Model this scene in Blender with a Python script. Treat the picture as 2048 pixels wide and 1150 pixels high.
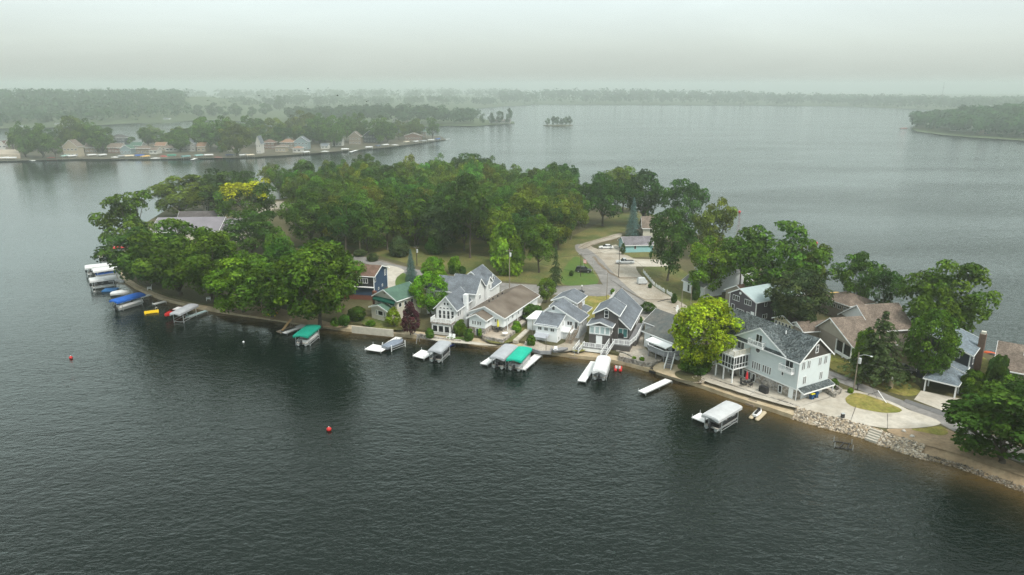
import bpy, bmesh, math, random
from mathutils import Vector, Matrix, noise
for o in list(bpy.data.objects): bpy.data.objects.remove(o)
SC = bpy.context.scene
COL = SC.collection
R = math.radians
# ---------------------------------------------------------------- camera
F, HOR, CAMH = 1420.0, 168.0, 55.0
PIT = math.atan((575 - HOR) / F)
cp, sp = math.cos(PIT), math.sin(PIT)
cam = bpy.data.objects.new('camera', bpy.data.cameras.new('camera'))
COL.objects.link(cam)
cam.location = (0, 0, CAMH)
cam.rotation_euler = (R(90) - PIT, 0, 0)
cam.data.sensor_width = 36
cam.data.lens = F / 2048 * 36
cam.data.clip_start = 0.5
cam.data.clip_end = 20000
SC.camera = cam
# ---------------------------------------------------------------- sky, sun, exposure
W = bpy.data.worlds.new('World'); SC.world = W; W.use_nodes = True
SUN_EL, SUN_ROT = R(52), R(140)
nt = W.node_tree; N = nt.nodes; L = nt.links
bg = N['Background']
sky = N.new('ShaderNodeTexSky'); sky.sky_type = 'NISHITA'; sky.sun_disc = False
sky.sun_elevation = SUN_EL; sky.sun_rotation = SUN_ROT
sky.dust_density = 6; sky.air_density = 1.0; sky.ozone_density = 1.0
gam = N.new('ShaderNodeHueSaturation'); gam.inputs['Saturation'].default_value = 0.25
L.new(sky.outputs[0], gam.inputs['Color'])
tc = N.new('ShaderNodeTexCoord'); sep = N.new('ShaderNodeSeparateXYZ'); L.new(tc.outputs['Generated'], sep.inputs[0])
rmp = N.new('ShaderNodeValToRGB')      # overcast sky, dull low down; unseen higher bands shaped to light land and water
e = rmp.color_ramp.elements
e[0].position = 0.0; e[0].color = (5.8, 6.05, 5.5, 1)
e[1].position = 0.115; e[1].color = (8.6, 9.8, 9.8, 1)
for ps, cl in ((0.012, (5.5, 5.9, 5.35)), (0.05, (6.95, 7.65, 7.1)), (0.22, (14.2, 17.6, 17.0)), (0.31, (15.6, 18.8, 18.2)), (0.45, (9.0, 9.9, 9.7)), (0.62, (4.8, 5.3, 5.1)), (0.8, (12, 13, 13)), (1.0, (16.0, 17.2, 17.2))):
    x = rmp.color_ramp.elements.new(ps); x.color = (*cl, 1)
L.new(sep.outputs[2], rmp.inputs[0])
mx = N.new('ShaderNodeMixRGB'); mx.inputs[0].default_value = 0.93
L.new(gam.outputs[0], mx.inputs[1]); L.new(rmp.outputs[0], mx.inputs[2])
cn = N.new('ShaderNodeTexNoise'); cn.inputs['Scale'].default_value = 2.2; cn.inputs['Detail'].default_value = 5; cn.inputs['Distortion'].default_value = 0.6
cmp_ = N.new('ShaderNodeMapping'); cmp_.inputs['Scale'].default_value = (1, 1, 5); L.new(tc.outputs['Generated'], cmp_.inputs[0]); L.new(cmp_.outputs[0], cn.inputs[0])
cr_ = N.new('ShaderNodeMapRange'); cr_.inputs[1].default_value = 0.3; cr_.inputs[2].default_value = 0.7; cr_.inputs[3].default_value = 0.95; cr_.inputs[4].default_value = 1.075; L.new(cn.outputs[0], cr_.inputs[0])
cm_ = N.new('ShaderNodeMixRGB'); cm_.blend_type = 'MULTIPLY'; cm_.inputs[0].default_value = 1; L.new(mx.outputs[0], cm_.inputs[1]); L.new(cr_.outputs[0], cm_.inputs[2])
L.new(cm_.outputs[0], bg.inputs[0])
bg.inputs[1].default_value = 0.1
sl = bpy.data.lights.new('sun', 'SUN'); sl.energy = 3.5; sl.angle = R(16); sl.color = (1, 0.95, 0.86)
so = bpy.data.objects.new('sun', sl); COL.objects.link(so)
sd = Vector((math.sin(SUN_ROT) * math.cos(SUN_EL), math.cos(SUN_ROT) * math.cos(SUN_EL), math.sin(SUN_EL)))
so.rotation_euler = sd.to_track_quat('Z', 'Y').to_euler()
so.location = (60, -60, 120)
SC.view_settings.view_transform = 'Standard'; SC.view_settings.look = 'None'
SC.view_settings.exposure = 0.1; SC.view_settings.gamma = 1.0
SC.render.engine = 'CYCLES'
cy = SC.cycles
cy.max_bounces = 5; cy.diffuse_bounces = 2; cy.glossy_bounces = 2; cy.transmission_bounces = 2
cy.transparent_max_bounces = 8; cy.volume_bounces = 1
cy.use_denoising = True
try: cy.denoising_prefilter = 'NONE'
except Exception: pass
cy.caustics_reflective = False; cy.caustics_refractive = False
cy.sample_clamp_indirect = 4
# ---------------------------------------------------------------- pixel of the photograph -> point on the ground
GZ = 1.3
def G(px, py, z=GZ):
    a = (px - 1024) / F; b = (575 - py) / F
    t = (z - CAMH) / (-sp + b * cp)
    return Vector((a * t, (cp + b * sp) * t, z))
def zat(y, py):
    b = (575 - py) / F
    return (b * y * cp - y * sp) / (cp + b * sp) + CAMH
def depth(p): return p[1] * cp - (p[2] - CAMH) * sp
# ---------------------------------------------------------------- mesh builder
class MB:
    def __init__(s): s.v = []; s.f = []; s.tint = None
    def add(s, vs, fs):
        n = len(s.v); s.v += [tuple(v) for v in vs]; s.f += [tuple(i + n for i in f) for f in fs]; return s
    def box(s, x0, x1, y0, y1, z0, z1):
        return s.add([(x0,y0,z0),(x1,y0,z0),(x1,y1,z0),(x0,y1,z0),(x0,y0,z1),(x1,y0,z1),(x1,y1,z1),(x0,y1,z1)],
                     [(3,2,1,0),(4,5,6,7),(0,1,5,4),(1,2,6,5),(2,3,7,6),(3,0,4,7)])
    def beam(s, a, b, w, h=None):      # square bar from a to b
        h = h or w; a = Vector(a); b = Vector(b); d = (b - a).normalized()
        u = d.cross(Vector((0,0,1)))
        if u.length < 1e-3: u = Vector((1,0,0))
        u.normalize(); v = u.cross(d).normalized()
        u *= w/2; v *= h/2
        return s.add([a-u-v,a+u-v,a+u+v,a-u+v,b-u-v,b+u-v,b+u+v,b-u+v],
                     [(3,2,1,0),(4,5,6,7),(0,1,5,4),(1,2,6,5),(2,3,7,6),(3,0,4,7)])
    def tube(s, a, b, r0, r1=None, n=8, cap=True):
        r1 = r0 if r1 is None else r1
        a = Vector(a); b = Vector(b); d = (b - a).normalized()
        u = d.cross(Vector((0,0,1)))
        if u.length < 1e-3: u = Vector((1,0,0))
        u.normalize(); v = d.cross(u)
        vs = []
        for k in range(n):
            c, q = math.cos(2*math.pi*k/n), math.sin(2*math.pi*k/n)
            vs.append(a + (u*c + v*q)*r0)
        for k in range(n):
            c, q = math.cos(2*math.pi*k/n), math.sin(2*math.pi*k/n)
            vs.append(b + (u*c + v*q)*r1)
        fs = [(k, (k+1) % n, n+(k+1) % n, n+k) for k in range(n)]
        if cap: fs += [tuple(range(n-1,-1,-1)), tuple(range(n, 2*n))]
        return s.add(vs, fs)
    def path(s, pts, rs, n=6):
        for i in range(len(pts)-1): s.tube(pts[i], pts[i+1], rs[i], rs[i+1], n, cap=(i == 0 or i == len(pts)-2))
        return s
    def prism(s, poly, m0, m1):        # poly of 2-d points, m0/m1 map (a,b)->3-d at both ends
        n = len(poly)
        vs = [m0(*p) for p in poly] + [m1(*p) for p in poly]
        fs = [(k, (k+1) % n, n+(k+1) % n, n+k) for k in range(n)] + [tuple(range(n-1,-1,-1)), tuple(range(n, 2*n))]
        return s.add(vs, fs)
    def plate(s, pts, z0, z1):         # vertical extrusion of a ground polygon
        return s.prism([(p[0], p[1]) for p in pts], lambda a, b: (a, b, z0), lambda a, b: (a, b, z1))
    def ball(s, c, rx, ry, rz, n=10, m=6, z0=-1.0):
        vs = []; fs = []
        for j in range(m+1):
            t = -math.pi/2 + math.pi*j/m
            zz = max(math.sin(t), z0)
            for k in range(n):
                a = 2*math.pi*k/n
                vs.append((c[0]+rx*math.cos(t)*math.cos(a), c[1]+ry*math.cos(t)*math.sin(a), c[2]+rz*zz))
        for j in range(m):
            for k in range(n):
                fs.append((j*n+k, j*n+(k+1) % n, (j+1)*n+(k+1) % n, (j+1)*n+k))
        return s.add(vs, fs)
    def sweep(s, secs):                # list of rings of equal length, closed ends
        n = len(secs[0]); vs = [p for r in secs for p in r]; fs = []
        for j in range(len(secs)-1):
            for k in range(n): fs.append((j*n+k, j*n+(k+1) % n, (j+1)*n+(k+1) % n, (j+1)*n+k))
        fs += [tuple(range(n-1,-1,-1)), tuple(range((len(secs)-1)*n, len(secs)*n))]
        return s.add(vs, fs)
    def build(s, name, mat, parent=None, smooth=False, fix=True):
        me = bpy.data.meshes.new(name); me.from_pydata(s.v, [], s.f)
        if s.tint:
            at = me.color_attributes.new('tint', 'FLOAT_COLOR', 'CORNER')
            buf = []
            for f, t in zip(s.f, s.tint): buf += [t[0], t[1], t[2], 1.0] * len(f)
            at.data.foreach_set('color', buf)
        if fix and not s.tint:
            b = bmesh.new(); b.from_mesh(me); bmesh.ops.recalc_face_normals(b, faces=b.faces); b.to_mesh(me); b.free()
        if smooth: me.polygons.foreach_set('use_smooth', [True]*len(me.polygons))
        me.materials.append(mat)
        o = bpy.data.objects.new(name, me); COL.objects.link(o)
        if parent is not None: o.parent = parent
        return o
def thing(name, label, cat, loc=(0,0,0), rz=0.0, group=None):
    o = bpy.data.objects.new(name, None); COL.objects.link(o); o.empty_display_size = 0.5
    o.location = loc; o.rotation_euler = (0, 0, rz)
    return tag(o, label, cat, group)
def tag(o, label, cat, group=None):
    o['label'] = label; o['category'] = cat
    if group: o['group'] = group
    return o
def struct(name, b, m, smooth=False):
    o = b.build(name, m, smooth=smooth); o['kind'] = 'structure'; return o
def dup(root, label=None, group=None):
    r = root.copy(); COL.objects.link(r)
    for ch in list(root.children):
        c = ch.copy(); COL.objects.link(c); c.parent = r
        for g in list(ch.children):
            d = g.copy(); COL.objects.link(d); d.parent = c
    if label: r['label'] = label
    if group: r['group'] = group
    return r
# ---------------------------------------------------------------- materials
MATS = {}
def newmat(name):
    m = bpy.data.materials.new(name); m.use_nodes = True
    n = m.node_tree.nodes; p = n['Principled BSDF']
    return m, n, m.node_tree.links, p
def mat(name, col, rough=0.7, var=0.25, scale=1.5, col2=None, mix=0.5, scale2=0.35, metal=0.0, bump=0.0, spec=0.3, stretch=None):
    """plain procedural surface: fine noise brightness variation + optional second colour in large patches"""
    if name in MATS: return MATS[name]
    m, n, l, p = newmat(name); MATS[name] = m
    t = n.new('ShaderNodeTexCoord'); mp = n.new('ShaderNodeMapping'); l.new(t.outputs['Object'], mp.inputs[0])
    if stretch: mp.inputs['Scale'].default_value = stretch
    nz = n.new('ShaderNodeTexNoise'); nz.inputs['Scale'].default_value = scale; nz.inputs['Detail'].default_value = 6; nz.inputs['Roughness'].default_value = 0.65
    l.new(mp.outputs[0], nz.inputs[0])
    mr = n.new('ShaderNodeMapRange'); mr.inputs[1].default_value = 0.3; mr.inputs[2].default_value = 0.7
    mr.inputs[3].default_value = 1-var; mr.inputs[4].default_value = 1+var
    l.new(nz.outputs[0], mr.inputs[0])
    base = n.new('ShaderNodeRGB'); base.outputs[0].default_value = (*col, 1)
    src = base.outputs[0]
    if col2:
        n2 = n.new('ShaderNodeTexNoise'); n2.inputs['Scale'].default_value = scale2; n2.inputs['Detail'].default_value = 5; n2.inputs['Roughness'].default_value = 0.6
        l.new(t.outputs['Object'], n2.inputs[0])
        rr = n.new('ShaderNodeMapRange'); rr.inputs[1].default_value = 0.5-0.18+0.3*(0.5-mix); rr.inputs[2].default_value = 0.5+0.18+0.3*(0.5-mix)
        l.new(n2.outputs[0], rr.inputs[0])
        mm = n.new('ShaderNodeMixRGB'); mm.inputs[2].default_value = (*col2, 1); l.new(src, mm.inputs[1]); l.new(rr.outputs[0], mm.inputs[0]); src = mm.outputs[0]
    mu = n.new('ShaderNodeMixRGB'); mu.blend_type = 'MULTIPLY'; mu.inputs[0].default_value = 1
    l.new(src, mu.inputs[1]); l.new(mr.outputs[0], mu.inputs[2]); l.new(mu.outputs[0], p.inputs['Base Color'])
    p.inputs['Roughness'].default_value = rough; p.inputs['Metallic'].default_value = metal
    p.inputs['Specular IOR Level'].default_value = spec
    if bump:
        b = n.new('ShaderNodeBump'); b.inputs['Distance'].default_value = bump; l.new(nz.outputs[0], b.inputs['Height']); l.new(b.outputs[0], p.inputs['Normal'])
    return m
def cells(name, cols, scale=2.2, rough=0.85, bump=0.05, stretch=(1,1,1), mortar=None):
    """Voronoi cells in several colours: shingles, field stone, rubble"""
    if name in MATS: return MATS[name]
    m, n, l, p = newmat(name); MATS[name] = m
    t = n.new('ShaderNodeTexCoord'); mp = n.new('ShaderNodeMapping'); mp.inputs['Scale'].default_value = stretch; l.new(t.outputs['Object'], mp.inputs[0])
    v = n.new('ShaderNodeTexVoronoi'); v.inputs['Scale'].default_value = scale; l.new(mp.outputs[0], v.inputs['Vector'])
    s = n.new('ShaderNodeSeparateColor'); l.new(v.outputs['Color'], s.inputs[0])
    r = n.new('ShaderNodeValToRGB'); r.color_ramp.interpolation = 'CONSTANT'
    el = r.color_ramp.elements
    while len(el) < len(cols): el.new(0.5)
    for i, c in enumerate(cols): el[i].position = i/len(cols); el[i].color = (*c, 1)
    l.new(s.outputs[0], r.inputs[0])
    nz = n.new('ShaderNodeTexNoise'); nz.inputs['Scale'].default_value = 0.45; nz.inputs['Detail'].default_value = 5; l.new(t.outputs['Object'], nz.inputs[0])
    mr = n.new('ShaderNodeMapRange'); mr.inputs[1].default_value = 0.3; mr.inputs[2].default_value = 0.7; mr.inputs[3].default_value = 0.75; mr.inputs[4].default_value = 1.25; l.new(nz.outputs[0], mr.inputs[0])
    mu = n.new('ShaderNodeMixRGB'); mu.blend_type = 'MULTIPLY'; mu.inputs[0].default_value = 1; l.new(r.outputs[0], mu.inputs[1]); l.new(mr.outputs[0], mu.inputs[2])
    l.new(mu.outputs[0], p.inputs['Base Color']); p.inputs['Roughness'].default_value = rough; p.inputs['Specular IOR Level'].default_value = 0.2
    if bump:
        b = n.new('ShaderNodeBump'); b.inputs['Distance'].default_value = bump; l.new(s.outputs[1], b.inputs['Height']); l.new(b.outputs[0], p.inputs['Normal'])
    return m
def shingle(name, c, v=0.35, rough=0.9):
    k = lambda f: tuple(min(1, q*f) for q in c)
    return cells(name, [k(1-v), k(1), k(1-v*.5), k(1+v), k(1+v*.4)], scale=4.5, rough=rough, bump=0.015, stretch=(1,1,1))
def leafmat():
    m, n, l, p = newmat('leaves'); n.remove(p)
    out = n['Material Output']
    oi = n.new('ShaderNodeObjectInfo'); at = n.new('ShaderNodeVertexColor'); at.layer_name = 'tint'
    mu = n.new('ShaderNodeMixRGB'); mu.blend_type = 'MULTIPLY'; mu.inputs[0].default_value = 1
    l.new(oi.outputs['Color'], mu.inputs[1]); l.new(at.outputs[0], mu.inputs[2])
    d = n.new('ShaderNodeBsdfDiffuse'); tr = n.new('ShaderNodeBsdfTranslucent'); mi = n.new('ShaderNodeMixShader'); mi.inputs[0].default_value = 0.22
    l.new(mu.outputs[0], d.inputs[0]); l.new(mu.outputs[0], tr.inputs[0]); l.new(d.outputs[0], mi.inputs[1]); l.new(tr.outputs[0], mi.inputs[2])
    l.new(mi.outputs[0], out.inputs[0]); return m
LEAF = leafmat()
BARK = mat('bark', (0.085, 0.07, 0.055), 0.95, 0.4, 3.0, bump=0.03)
WHITE = mat('white_paint', (0.78, 0.79, 0.79), 0.55, 0.06, 0.8)
WSIDE = mat('white_siding', (0.72, 0.74, 0.75), 0.6, 0.08, 0.6)
GLASS2 = mat('curtained_glass', (0.07, 0.075, 0.08), 0.15, 0.3, 0.7, spec=0.5)
GLASS = mat('window_glass', (0.012, 0.016, 0.02), 0.08, 0.3, 0.7, spec=0.5)
DARK = mat('dark_metal', (0.025, 0.025, 0.028), 0.5, 0.2)
ALU = mat('aluminium', (0.55, 0.57, 0.58), 0.4, 0.12, 2.0, metal=0.6)
CONC = mat('concrete', (0.47, 0.44, 0.385), 0.9, 0.16, 1.2, (0.33, 0.295, 0.24), 0.45, 0.22)
WALLC = mat('seawall_concrete', (0.47, 0.395, 0.28), 0.9, 0.2, 1.1, (0.34, 0.265, 0.165), 0.5, 0.3)
ASPH = mat('asphalt', (0.235, 0.225, 0.215), 0.95, 0.2, 1.4, (0.155, 0.148, 0.14), 0.45, 0.3)
GRAV = mat('gravel', (0.38, 0.345, 0.295), 0.95, 0.28, 2.5, (0.255, 0.22, 0.17), 0.5, 0.22)
SAND = mat('sandy_soil', (0.33, 0.25, 0.16), 0.95, 0.25, 1.6, (0.22, 0.155, 0.095), 0.45, 0.35)
GRASS = mat('grass', (0.058, 0.088, 0.018), 0.95, 0.4, 1.6, (0.155, 0.135, 0.045), 0.5, 0.16)
GRASSG = mat('green_grass', (0.055, 0.115, 0.016), 0.95, 0.3, 2.6, (0.085, 0.12, 0.02), 0.4, 0.25)
GRASSY = mat('dry_grass', (0.115, 0.135, 0.02), 0.95, 0.4, 1.8, (0.25, 0.20, 0.06), 0.5, 0.35)
SOIL = mat('wood_floor', (0.062, 0.062, 0.025), 0.95, 0.35, 1.5, (0.10, 0.085, 0.042), 0.45, 0.12)
STONE = cells('field_stone', [(0.30,0.27,0.24),(0.18,0.165,0.15),(0.40,0.36,0.32),(0.24,0.20,0.165),(0.33,0.31,0.30)], 3.0, bump=0.06)
WOODG = mat('grey_wood', (0.22, 0.22, 0.23), 0.8, 0.2, 2.0)
WOODB = mat('weathered_wood', (0.23, 0.185, 0.14), 0.85, 0.25, 2.0)
R_GREY = shingle('grey_shingles', (0.125, 0.14, 0.16), 0.18)
R_SLATE = cells('slate_speckled_shingles', [(0.026,0.032,0.034),(0.085,0.10,0.104),(0.046,0.056,0.06),(0.125,0.143,0.145),(0.063,0.077,0.08)], 4.2, bump=0.02)
R_LIGHT = shingle('pale_grey_shingles', (0.20, 0.205, 0.20), 0.22)
R_BROWN = mat('brown_shingles', (0.16, 0.135, 0.11), 0.95, 0.25, 1.2, (0.085, 0.065, 0.05), 0.45, 0.3)
R_RUST = shingle('red_brown_shingles', (0.13, 0.082, 0.062), 0.25)
R_TAN = shingle('tan_shingles', (0.15, 0.12, 0.098), 0.3)
R_GREEN = mat('green_shingles', (0.075, 0.14, 0.105), 0.9, 0.2, 1.6, (0.05, 0.095, 0.075), 0.4, 0.3)
R_DARKG = mat('mossy_dark_shingles', (0.085, 0.098, 0.098), 0.9, 0.25, 1.6, (0.13, 0.125, 0.115), 0.4, 0.4)
R_TIN = mat('pale_metal_roof', (0.36, 0.44, 0.45), 0.45, 0.1, 1.0, metal=0.2)
def paint(name, c, var=0.1, rough=0.6): return mat(name, c, rough, var, 0.9)
# ---------------------------------------------------------------- the peninsula: shoreline, ground, sea wall
def poly(pp, z=GZ): return [G(a, b, z) for a, b in pp]
NEAR = [(2420,1130),(2200,1042),(2036,981),(1974,957),(1911,935),(1876,925),(1840,917),(1798,903),(1757,889),(1730,878),(1692,867),(1640,854),(1585,838),(1540,823),(1500,811),(1450,794),(1400,776),(1345,759),(1300,745),(1250,731),(1200,722),(1150,717),(1100,710),(1050,703),(1000,697),(950,691),(900,685),(850,679),(800,674),(760,670),(700,664),(650,657),(600,650),(550,642),(500,635),(450,628),(400,619),(360,610),(330,603),(300,592),(270,578),(250,565),(240,550)]
BACK = [(236,530),(240,505),(258,480),(285,450),(330,422),(390,397),(440,382),(500,374),(600,372),(700,372),(800,377),(900,383),(1000,390),(1080,397),(1150,404),(1250,418),(1320,436),(1400,472),(1460,500),(1530,532),(1600,566),(1640,584),(1700,602),(1760,626),(1830,650),(1900,674),(1960,700),(2020,728),(2100,760),(2420,880)]
S = [G(a, b, 0) for a, b in NEAR]; Bk = [G(a, b, 0) for a, b in BACK]
def inset(P, ws):
    out = []
    for i, p in enumerate(P):
        a = P[max(0, i-1)]; b = P[min(len(P)-1, i+1)]; d = (b - a).normalized()
        nrm = Vector((d.y, -d.x, 0))
        out.append(p + nrm * ws[i])
    return out
def nearw(px): return 2.6 if px > 690 else 1.3
T = inset(S, [nearw(a) for a, b in NEAR]); TB = inset(Bk, [2.0]*len(Bk))
top = [Vector((p.x, p.y, GZ)) for p in T + TB]
b = MB(); b.add(top, [tuple(range(len(top)))])
for i in range(len(top)):              # bank from the top edge down to the lake bed
    o = (S + Bk)[i]; q = (S + Bk)[(i+1) % len(top)]
    steep = i < len(NEAR)-1 and NEAR[i][0] <= 1585
    e0 = T[i] if steep else o; e1 = T[(i+1)] if steep else q
    n = len(b.v); b.v += [tuple(top[i]), tuple(top[(i+1) % len(top)]), (e1.x, e1.y, -1.0 if steep else -0.25), (e0.x, e0.y, -1.0 if steep else -0.25)]
    b.f.append((n, n+1, n+2, n+3))
struct('ground', b, SOIL)
b = MB()
for i in range(len(NEAR)-1):
    if NEAR[i][0] > 1585: b.add([(T[i].x,T[i].y,GZ+.01),(T[i+1].x,T[i+1].y,GZ+.01),(S[i+1].x,S[i+1].y,-.2),(S[i].x,S[i].y,-.2)], [(0,1,2,3)])
struct('shore_bank', b, SAND)
b = MB()                               # sea wall with a level concrete top
for i in range(len(NEAR)-1):
    if NEAR[i][0] > 1585: continue
    a0, a1, c1, c0 = S[i], S[i+1], T[i+1], T[i]
    e = 0.75
    b.add([(a0.x,a0.y,e),(a1.x,a1.y,e),(c1.x,c1.y,e),(c0.x,c0.y,e),(a0.x,a0.y,-1),(a1.x,a1.y,-1)], [(0,1,2,3),(0,4,5,1)])
sw = b.build('sea_wall', WALLC); tag(sw, 'long tan concrete sea wall along the near shore of the wooded point', 'sea wall')
def patch(name, pp, m, lay, z=GZ): return struct(name, MB().add(poly(pp, z + 0.012*lay), [tuple(range(len(pp)))]), m)
_jr = random.Random(8)
def smoothp(pp, k=2):
    for _ in range(k):
        q = []
        for i in range(len(pp)):
            a = pp[i]; c = pp[(i+1) % len(pp)]
            q += [(a[0]*.75+c[0]*.25, a[1]*.75+c[1]*.25), (a[0]*.25+c[0]*.75, a[1]*.25+c[1]*.75)]
        pp = q
    return [(a + _jr.uniform(-.7,.7), b + _jr.uniform(-.35,.35)) for a, b in pp]
patch('lawn', smoothp([(560,415),(700,452),(800,470),(960,480),(1100,490),(1150,470),(1260,415),(1300,440),(1250,462),(1160,492),(1190,540),(1205,568),(1130,572),(1000,562),(860,540),(760,512),(690,490),(600,455)]), GRASS, 1)
patch('lawn', smoothp([(1125,540),(1150,508),(1170,525),(1200,560),(1190,572),(1118,572)]), GRASSG, 2)
patch('lawn', smoothp([(1165,592),(1200,584),(1226,590),(1222,612),(1195,645),(1160,640)]), GRASSY, 1)
patch('lawn', smoothp([(1185,508),(1300,502),(1320,512),(1205,519)]), GRASS, 2)
patch('lawn', smoothp([(1268,534),(1360,528),(1420,590),(1420,640),(1360,610),(1310,576)]), GRASS, 2)
patch('lawn', smoothp([(1640,705),(1720,715),(1832,765),(1846,785),(1812,797),(1720,760),(1650,735)]), GRASSY, 1)
patch('lawn', smoothp([(715,650),(735,628),(800,640),(830,655),(790,662)]), GRASS, 2)
patch('lawn', smoothp([(780,548),(830,545),(860,560),(830,600),(790,590)]), GRASSG, 3)
patch('lawn', smoothp([(865,676),(930,672),(945,684),(900,684)]), GRASSG, 2)
patch('lawn', smoothp([(1120,690),(1165,680),(1178,700),(1150,705)]), GRASSY, 1)
patch('lawn', smoothp([(960,675),(1030,640),(1062,625),(1060,655),(1040,680),(990,690)]), GRASS, 1)
patch('lawn', smoothp([(1880,690),(1960,705),(1995,740),(1960,760)]), GRASSY, 1)
patch('road', smoothp([(560,400),(600,410),(600,418),(560,416),(530,425),(500,470),(460,500),(440,500),(480,462),(515,412)]), GRAV, 2)
patch('road', smoothp([(640,500),(715,510),(760,519),(800,530),(870,547),(960,562),(1080,571),(1150,572),(1215,566),(1225,594),(1150,590),(1080,588),(1010,583),(950,577),(860,560),(800,544),(755,532),(700,521),(640,512)]), ASPH, 4)
patch('gravel_lot', smoothp([(1152,490),(1172,486),(1196,500),(1245,507),(1280,521),(1268,534),(1290,560),(1318,580),(1355,600),(1368,608),(1402,630),(1420,655),(1390,662),(1320,655),(1282,640),(1262,602),(1222,600),(1206,570),(1196,548),(1172,520),(1155,500)]), GRAV, 3)
patch('road', smoothp([(1148,490),(1160,487),(1180,500),(1205,520),(1225,545),(1250,570),(1300,610),(1400,660),(1400,672),(1310,650),(1270,622),(1225,598),(1206,572),(1190,540),(1170,518),(1152,502)]), ASPH, 5)
patch('dirt_track', smoothp([(1152,494),(1172,484),(1215,473),(1235,466),(1248,468),(1235,477),(1190,488),(1166,499)]), GRAV, 6)
patch('driveway', [(1236,516),(1330,520),(1345,533),(1262,533)], CONC, 6)
patch('driveway', [(1196,496),(1232,489),(1252,500),(1240,508),(1204,506)], CONC, 6)
patch('driveway', smoothp([(766,526),(815,540),(798,550),(790,560),(792,580),(776,592),(765,560)]), CONC, 5)
patch('garage_apron', [(1028,590),(1050,580),(1090,592),(1080,612),(1050,612)], CONC, 2)
patch('gravel_yard', smoothp([(1235,712),(1252,690),(1278,650),(1292,652),(1284,690),(1300,706),(1326,716),(1318,728),(1290,728),(1240,716)]), GRAV, 2)
patch('footpath', smoothp([(1262,612),(1275,620),(1280,640),(1268,665),(1258,690),(1264,655),(1268,632)]), CONC, 3)
patch('gravel_yard', smoothp([(1276,618),(1306,612),(1318,630),(1300,642),(1282,640)]), GRAV, 4)
patch('gravel_yard', smoothp([(1040,700),(1052,680),(1064,665),(1080,690),(1130,692),(1165,640),(1178,650),(1158,704),(1090,702)]), GRAV, 2)
patch('terrace', smoothp([(846,680),(862,668),(890,676),(1000,690),(985,692)]), CONC, 3)
patch('road', smoothp([(1380,625),(1420,640),(1560,700),(1652,738),(1720,765),(1800,800),(1885,830),(1960,860),(2060,900),(2060,935),(1960,892),(1888,850),(1830,824),(1790,806),(1720,781),(1655,755),(1560,715),(1400,655)]), ASPH, 3)
patch('driveway', smoothp([(1393,757),(1440,772),(1500,791),(1545,804),(1580,813),(1635,824),(1690,841),(1740,853),(1800,858),(1850,855),(1886,848),(1872,838),(1815,819),(1790,806),(1720,781),(1690,780),(1655,772),(1640,770),(1592,788),(1500,752),(1430,722),(1408,738)]), CONC, 5)
patch('grass_island', smoothp([(1688,797),(1700,788),(1715,784),(1760,799),(1806,818),(1800,825),(1770,826),(1730,820),(1698,811)]), GRASSY, 7)
patch('driveway', [(1842,781),(1935,800),(1893,824),(1828,799)], CONC, 5)
patch('driveway_strip', [(1812,798),(1896,825),(1890,833),(1806,803)], mat('new_asphalt',(0.13,0.13,0.13),0.95,0.15), 7)
patch('beach', smoothp([(1765,858),(1800,857),(1850,857),(1886,851),(1960,892),(2060,938),(2200,1000),(2190,1008),(2040,949),(1974,928),(1911,906),(1876,897),(1840,887),(1798,873)]), SAND, 2)
patch('lawn', smoothp([(1815,858),(1850,856),(1884,850),(1900,866),(1884,872),(1850,865)]), GRASSY, 4)
patch('bare_bank', smoothp([(455,625),(420,608),(470,598),(560,615),(640,640),(700,655),(640,654),(540,637)]), SAND, 1)
patch('terrace', smoothp([(1330,750),(1300,738),(1320,722),(1350,728),(1400,745),(1420,738),(1400,757),(1380,764)]), WALLC, 4)
patch('bare_bank', smoothp([(1345,752),(1356,738),(1400,745),(1405,757),(1388,766)]), SOIL, 6)
TAR = mat('tar_seam', (0.07,0.065,0.06), 0.9, 0.2)
def seam(pts, w=.13, m=None, nm='road_seam'):
    P = [G(*q) for q in pts]; Q = []
    for i in range(len(P)-1):
        for k in range(5): v = P[i].lerp(P[i+1], k/5); j_ = min(.2, w*.5) if w > .08 else 0; Q.append(v + Vector((_jr.uniform(-j_,j_), _jr.uniform(-j_,j_), 0)))
    Q.append(P[-1]); b = MB(); n0 = []
    for i, v in enumerate(Q):
        d = (Q[min(i+1,len(Q)-1)]-Q[max(0,i-1)]).normalized(); o_ = Vector((-d.y,d.x,0))*w*_jr.uniform(.5,1.2)/2
        n0 += [(v.x-o_.x, v.y-o_.y, GZ+.105), (v.x+o_.x, v.y+o_.y, GZ+.105)]
    b.add(n0, [(2*i, 2*i+2, 2*i+3, 2*i+1) for i in range(len(Q)-1)]); struct(nm, b, m or TAR)
MUD = mat('muddy_verge', (0.17,0.13,0.09), 0.95, 0.3, 1.2)
seam([(1186,514),(1204,532),(1222,548),(1240,556),(1282,556)], .9, MUD, 'muddy_verge'); seam([(1222,560),(1250,580),(1290,604),(1335,634)], .25); seam([(1240,575),(1290,600),(1330,600),(1352,600)], .3, MUD, 'muddy_verge'); seam([(1316,604),(1340,598),(1352,598)], .5)
seam([(1662,752),(1690,762),(1705,756)], .18); seam([(1736,790),(1752,786),(1758,782)], .2); seam([(1775,828),(1775,858)], .07); seam([(1700,846),(1712,812)], .07); seam([(1606,812),(1660,795)], .07); seam([(1520,776),(1500,790)], .07); seam([(1570,798),(1552,806)], .07)
seam([(1225,605),(1262,628),(1300,648)], .2, MUD, 'muddy_verge'); seam([(640,501),(715,511),(800,531),(870,548)], .5, MUD, 'muddy_verge'); seam([(1166,499),(1190,488),(1235,477)], .6, MUD, 'muddy_verge'); seam([(1158,496),(1182,484),(1230,471)], .5, MUD, 'muddy_verge')
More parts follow.
